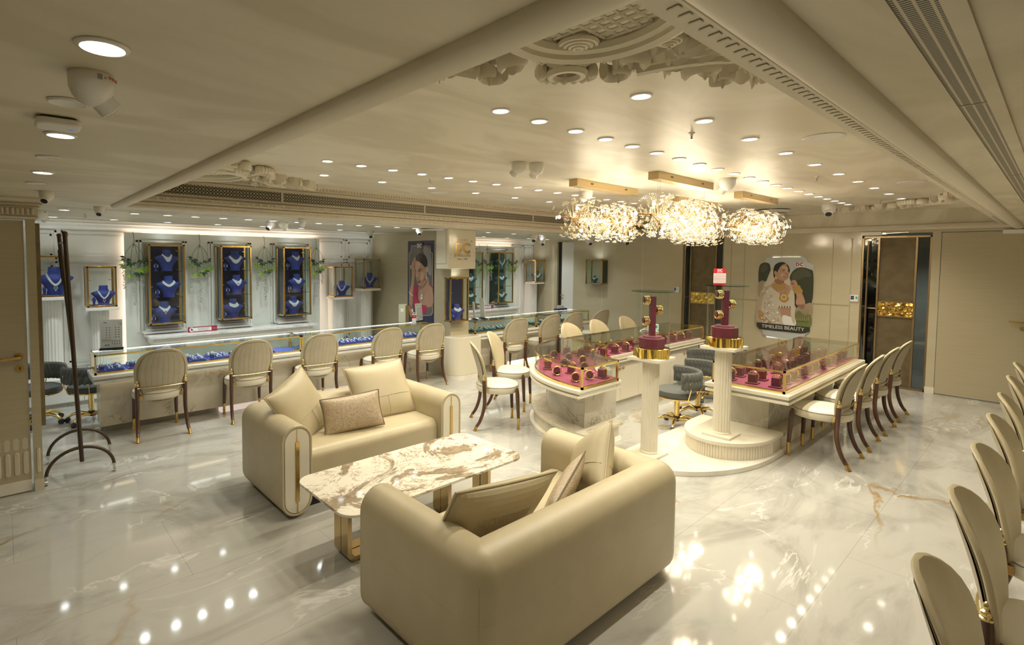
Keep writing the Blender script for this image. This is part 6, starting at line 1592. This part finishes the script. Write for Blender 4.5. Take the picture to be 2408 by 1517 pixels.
# ---------------------------------------------------------------- acrylic stands, scale, folders on the counters
def acrylic(label, x, y, z, rz, w_, h, style):
    t = thing('acrylic_stand', label, 'display stand', (x, y, z), rz); tl = -.10
    B().box(-w_/2-.01, -.045, 0, w_/2+.01, .045, .012).prism([(-w_/2-.008, -.02), (w_/2+.008, -.02), (w_/2+.008, .02), (-w_/2-.008, .02)], .012, .022).obj('base', 'black', t, bev=.002)
    b = B().box(-w_/2, -.003, .02, w_/2, .003, .02+h); o = b.obj('printed_sheet', 'white_paper', t); o.rotation_euler = (tl, 0, 0)
    B().box(-w_/2-.004, -.005, .014, w_/2+.004, -.0036, .024+h).obj('acrylic_front', 'acrylic', t).rotation_euler = (tl, 0, 0)
    b = B(); zc = .02
    if style:
        for i in range(5):
            for j, xx in enumerate((-.22, -.08, .20, .34)):
                x0 = xx*w_; z0 = zc+h*(.72-.085*i); b.ell((x0, -.0034, z0), (.007, .0003, .007), 6, 4).cb((x0-.035 if j % 2 == 0 else x0+.0, -.0034, z0+.004), (.010, .0004, .002))
        for k in range(3): b.box(w_*(.18+.08*k), -.0038, zc+h*(.93-.04*k), w_*.49, -.0033, zc+h*(.935-.04*k)).box(w_*(.30+.05*k), -.0038, zc+h*(.82+.02*k), w_*.49, -.0033, zc+h*(.828+.02*k))
        b.cb((-w_*.28, -.0034, zc+h*.90), (.03, .0004, .010)); b.ell((-w_*.26, -.0034, zc+h*.10), (.010, .0003, .010), 8, 4).ell((-w_*.14, -.0034, zc+h*.10), (.010, .0003, .010), 8, 4)
        for k in range(4): b.cb((w_*(.04+.11*k), -.0034, zc+h*.24), (.010, .0004, .014)).cb((w_*(.04+.11*k), -.0034, zc+h*.15), (.006, .0004, .022))
        for k in range(5): b.cb((-w_*.22, -.0034, zc+h*(.32-.022*k)), (w_*.42, .0004, .0022))
    else:
        for k in range(6): b.cb((0, -.0034, zc+h*(.8-.11*k)), (w_*.7, .0004, .003))
    b.obj('print', 'ink_grey', o)
    return t
acrylic('white printed acrylic stand with small icons at the left end of the blue counter', .865, 6.52, .862, ra(-14), .20, .30, 1)
acrylic('white printed acrylic stand at the pillar end of the blue counter', 5.0, 6.50, .862, ra(12), .15, .27, 1)
acrylic('plain white acrylic stand in front of the green counter, nearer the pillar', 5.93, 6.22, .857, ra(60), .13, .27, 0)
acrylic('dotted white acrylic stand in front of the green counter, beside the plain one', 6.12, 6.22, .857, ra(75), .15, .33, 1)
t = thing('brochure_stand', 'clear acrylic stand with a pale green brochure at the pillar end of the blue counter', 'display stand', (4.72, 6.53, .862), ra(-10))
B().box(-.09, -.03, 0, .09, .05, .006).box(-.09, .02, .006, .09, .024, .26).obj('holder', 'acrylic', t)
b = B().box(-.085, .012, .008, .05, .018, .29); b.k = 1; b.box(.03, .008, .008, .085, .014, .27); b.k = 2; b.cb((-.03, .0115, .2), (.05, .0006, .05))
b.obj('brochure', ['pr_brochure' if 'pr_brochure' in MATS else mat('pr_brochure', (.55, .60, .46), .4).name, 'bronze_frame', 'white_paper'], t)
t = thing('gift_bag', 'small white and red paper tag bag between the acrylic stands on the blue counter', 'bag', (4.86, 6.46, .862), 0)
B().box(-.032, -.01, 0, .032, .014, .13).obj('body', 'white_paper', t); B().box(-.033, -.011, .07, .033, .015, .12).obj('red_band', 'red_print', t); B().torus((0, .002, .135), .022, .003, 16, 6, 'y').obj('handle', 'white_paper', t); text('lettering', 'DC', .024, (0, -.0118, .097), 'white_paper', t, (PI/2, 0, 0), .0003)
t = thing('weighing_scale', 'small white weighing scale display with a green screen on the straight bangle case', 'scale', (6.85, 3.62, .868), ra(-40))
B().prism([(-.06, -.05), (.06, -.05), (.06, .05), (-.06, .05)], 0, .012).obj('foot', 'white_plastic', t, bev=.003)
o = B().box(-.075, -.012, .02, .075, .012, .10).obj('display_head', 'white_plastic', t, bev=.006); B().box(-.048, -.0135, .045, .05, -.0118, .085).obj('screen', 'screen_green', o); B().tube([(0, 0, .01), (0, 0, .03)], .012, 8).obj('neck', 'white_plastic', t)
B().tube(spline([(-.07, .0, .05), (-.13, .02, .03), (-.17, .05, -.02), (-.12, .10, .008), (-.02, .10, .008)], 5, False), .004, 6).obj('cable', 'white_plastic', t)
t = thing('scale_tray', 'clear acrylic weighing tray beside the scale display', 'tray', (7.08, 3.66, .868)); B().box(-.12, -.10, 0, .12, .10, .006).box(-.12, -.10, 0, -.115, .10, .05).box(.115, -.10, 0, .12, .10, .05).box(-.12, .095, 0, .12, .10, .05).obj('tray', 'acrylic', t)
t = thing('card_machine', 'dark payment machine with a white sheet on the far end of the green counter', 'card machine', (8.45, 6.40, .857)); B().box(-.15, -.05, 0, .15, .05, .03).obj('body', 'navy_dark', t, bev=.004); B().box(-.09, -.0, .03, .10, .02, .09).obj('white_sheet', 'white_paper', t)

# ---------------------------------------------------------------- chandeliers
def make_chandelier():
    t = thing('chandelier', 'linear chandelier', 'chandelier'); L = .60; r = random.Random(21)
    B().cb((0, 0, -.035), (1.14, .10, .07)).obj('canopy', 'canopy_gold', t, bev=.002)
    b = B()
    for x in (-.32, .32): b.cb((x, -.0505, -.03), (.045, .001, .014)).cb((x, .0505, -.03), (.045, .001, .014))
    b.obj('canopy_vent', 'dark_metal', t)
    for x in (-.46, .46): B().tube([(x, .012, -.06), (x, 0, -.39)], .0016, 5).tube([(x, -.012, -.06), (x, 0, -.39)], .0016, 5).obj('cable', 'steel', t)
    B().tube([(-L, 0, -.39), (L, 0, -.39)], .011, 10).obj('axis_rod', 'copper', t, smooth=True)
    st = B(); cr = B(); n = 400; bulbs = []
    for i in range(n):
        u = r.uniform(-1, 1); a = r.uniform(0, 2*PI); x = u*L; end = max(0, abs(u)-.86)/.14
        d = Vector((math.copysign(end*1.0, u)+r.uniform(-.35, .35), math.cos(a), math.sin(a))).normalized(); R_ = r.uniform(.12, .21)
        p0 = Vector((x, 0, -.39)); p1 = p0+d*R_
        st.tube([p0, p1], .0013, 3)
        sd = d.cross(Vector((.31, .5, .8))).normalized(); s2 = d.cross(sd)
        for k in range(6):
            q = p1+(sd*math.cos(k*PI/3)+s2*math.sin(k*PI/3))*.017+d*.012
            st.tube([p1, q], .0009, 3); cr.octa(q, .0066)
        cr.octa(p1+d*.010, .0055)
    st.obj('stem_spray', 'chand_gold', t)['kind'] = 'stuff'
    cr.obj('crystal_bead', 'crystal', t)['kind'] = 'stuff'
    for i in range(12):
        x = -L*.95+L*1.9*(i//2)/5.0; a = (.35 if i % 2 else PI-.35)+(PI if i % 4 < 2 else 0); R_ = .165
        p1 = Vector((x, R_*math.cos(a+.5), -.39+R_*math.sin(a+.5)))
        o = B().ell(p1, (.017, .017, .017), 10, 6).obj('bulb', 'bulb', t, smooth=True)
        c = B().tube([(x, 0, -.39), Vector((x, 0, -.39)).lerp(p1, .86)], [.003, .010], 8).obj('socket', 'copper', o, smooth=True)
    for x in (-.33, 0, .33):
        l = bpy.data.lights.new('light', 'POINT'); l.energy = 15*LW; l.color = (1, .86, .62); l.shadow_soft_size = .10
        o = bpy.data.objects.new('light', l); COL.objects.link(o); o.location = (x, 0, -.39); o.parent = t
    return t
mat('canopy_gold', (.66, .50, .27), .30, .55); mat('copper', (.62, .34, .20), .25, 1); mat('chand_gold', (.92, .72, .36), .22, 1)
mat('crystal', (1, .95, .84), .08, .45)
ch = make_chandelier()
for i, (x, y, l) in enumerate(((4.92, 3.17, 'gold crystal spray chandelier on the left, nearest the blue counter'), (5.08, 2.42, 'gold crystal spray chandelier above the pedestals, nearest the camera'), (7.05, 3.18, 'gold crystal spray chandelier behind the middle one, over the straight island case'), (7.1, 2.46, 'gold crystal spray chandelier on the right, over the large maroon case'))):
    if i == 0: ch.location = (x, y, TC); tag(ch, l, 'chandelier', 'crystal chandeliers')
    else: dup(ch, (x, y, TC), ra((0, 0, 180, 180)[i]), l, 'crystal chandeliers')
# the counter that the foreground chairs face, outside the picture
t = thing('counter', 'cream counter that the foreground chairs face', 'counter', (4.8, -.55, 0)); B().box(-3.2, -.3, 0, 3.6, .1, .6).obj('base', 'ivory_gloss', t)
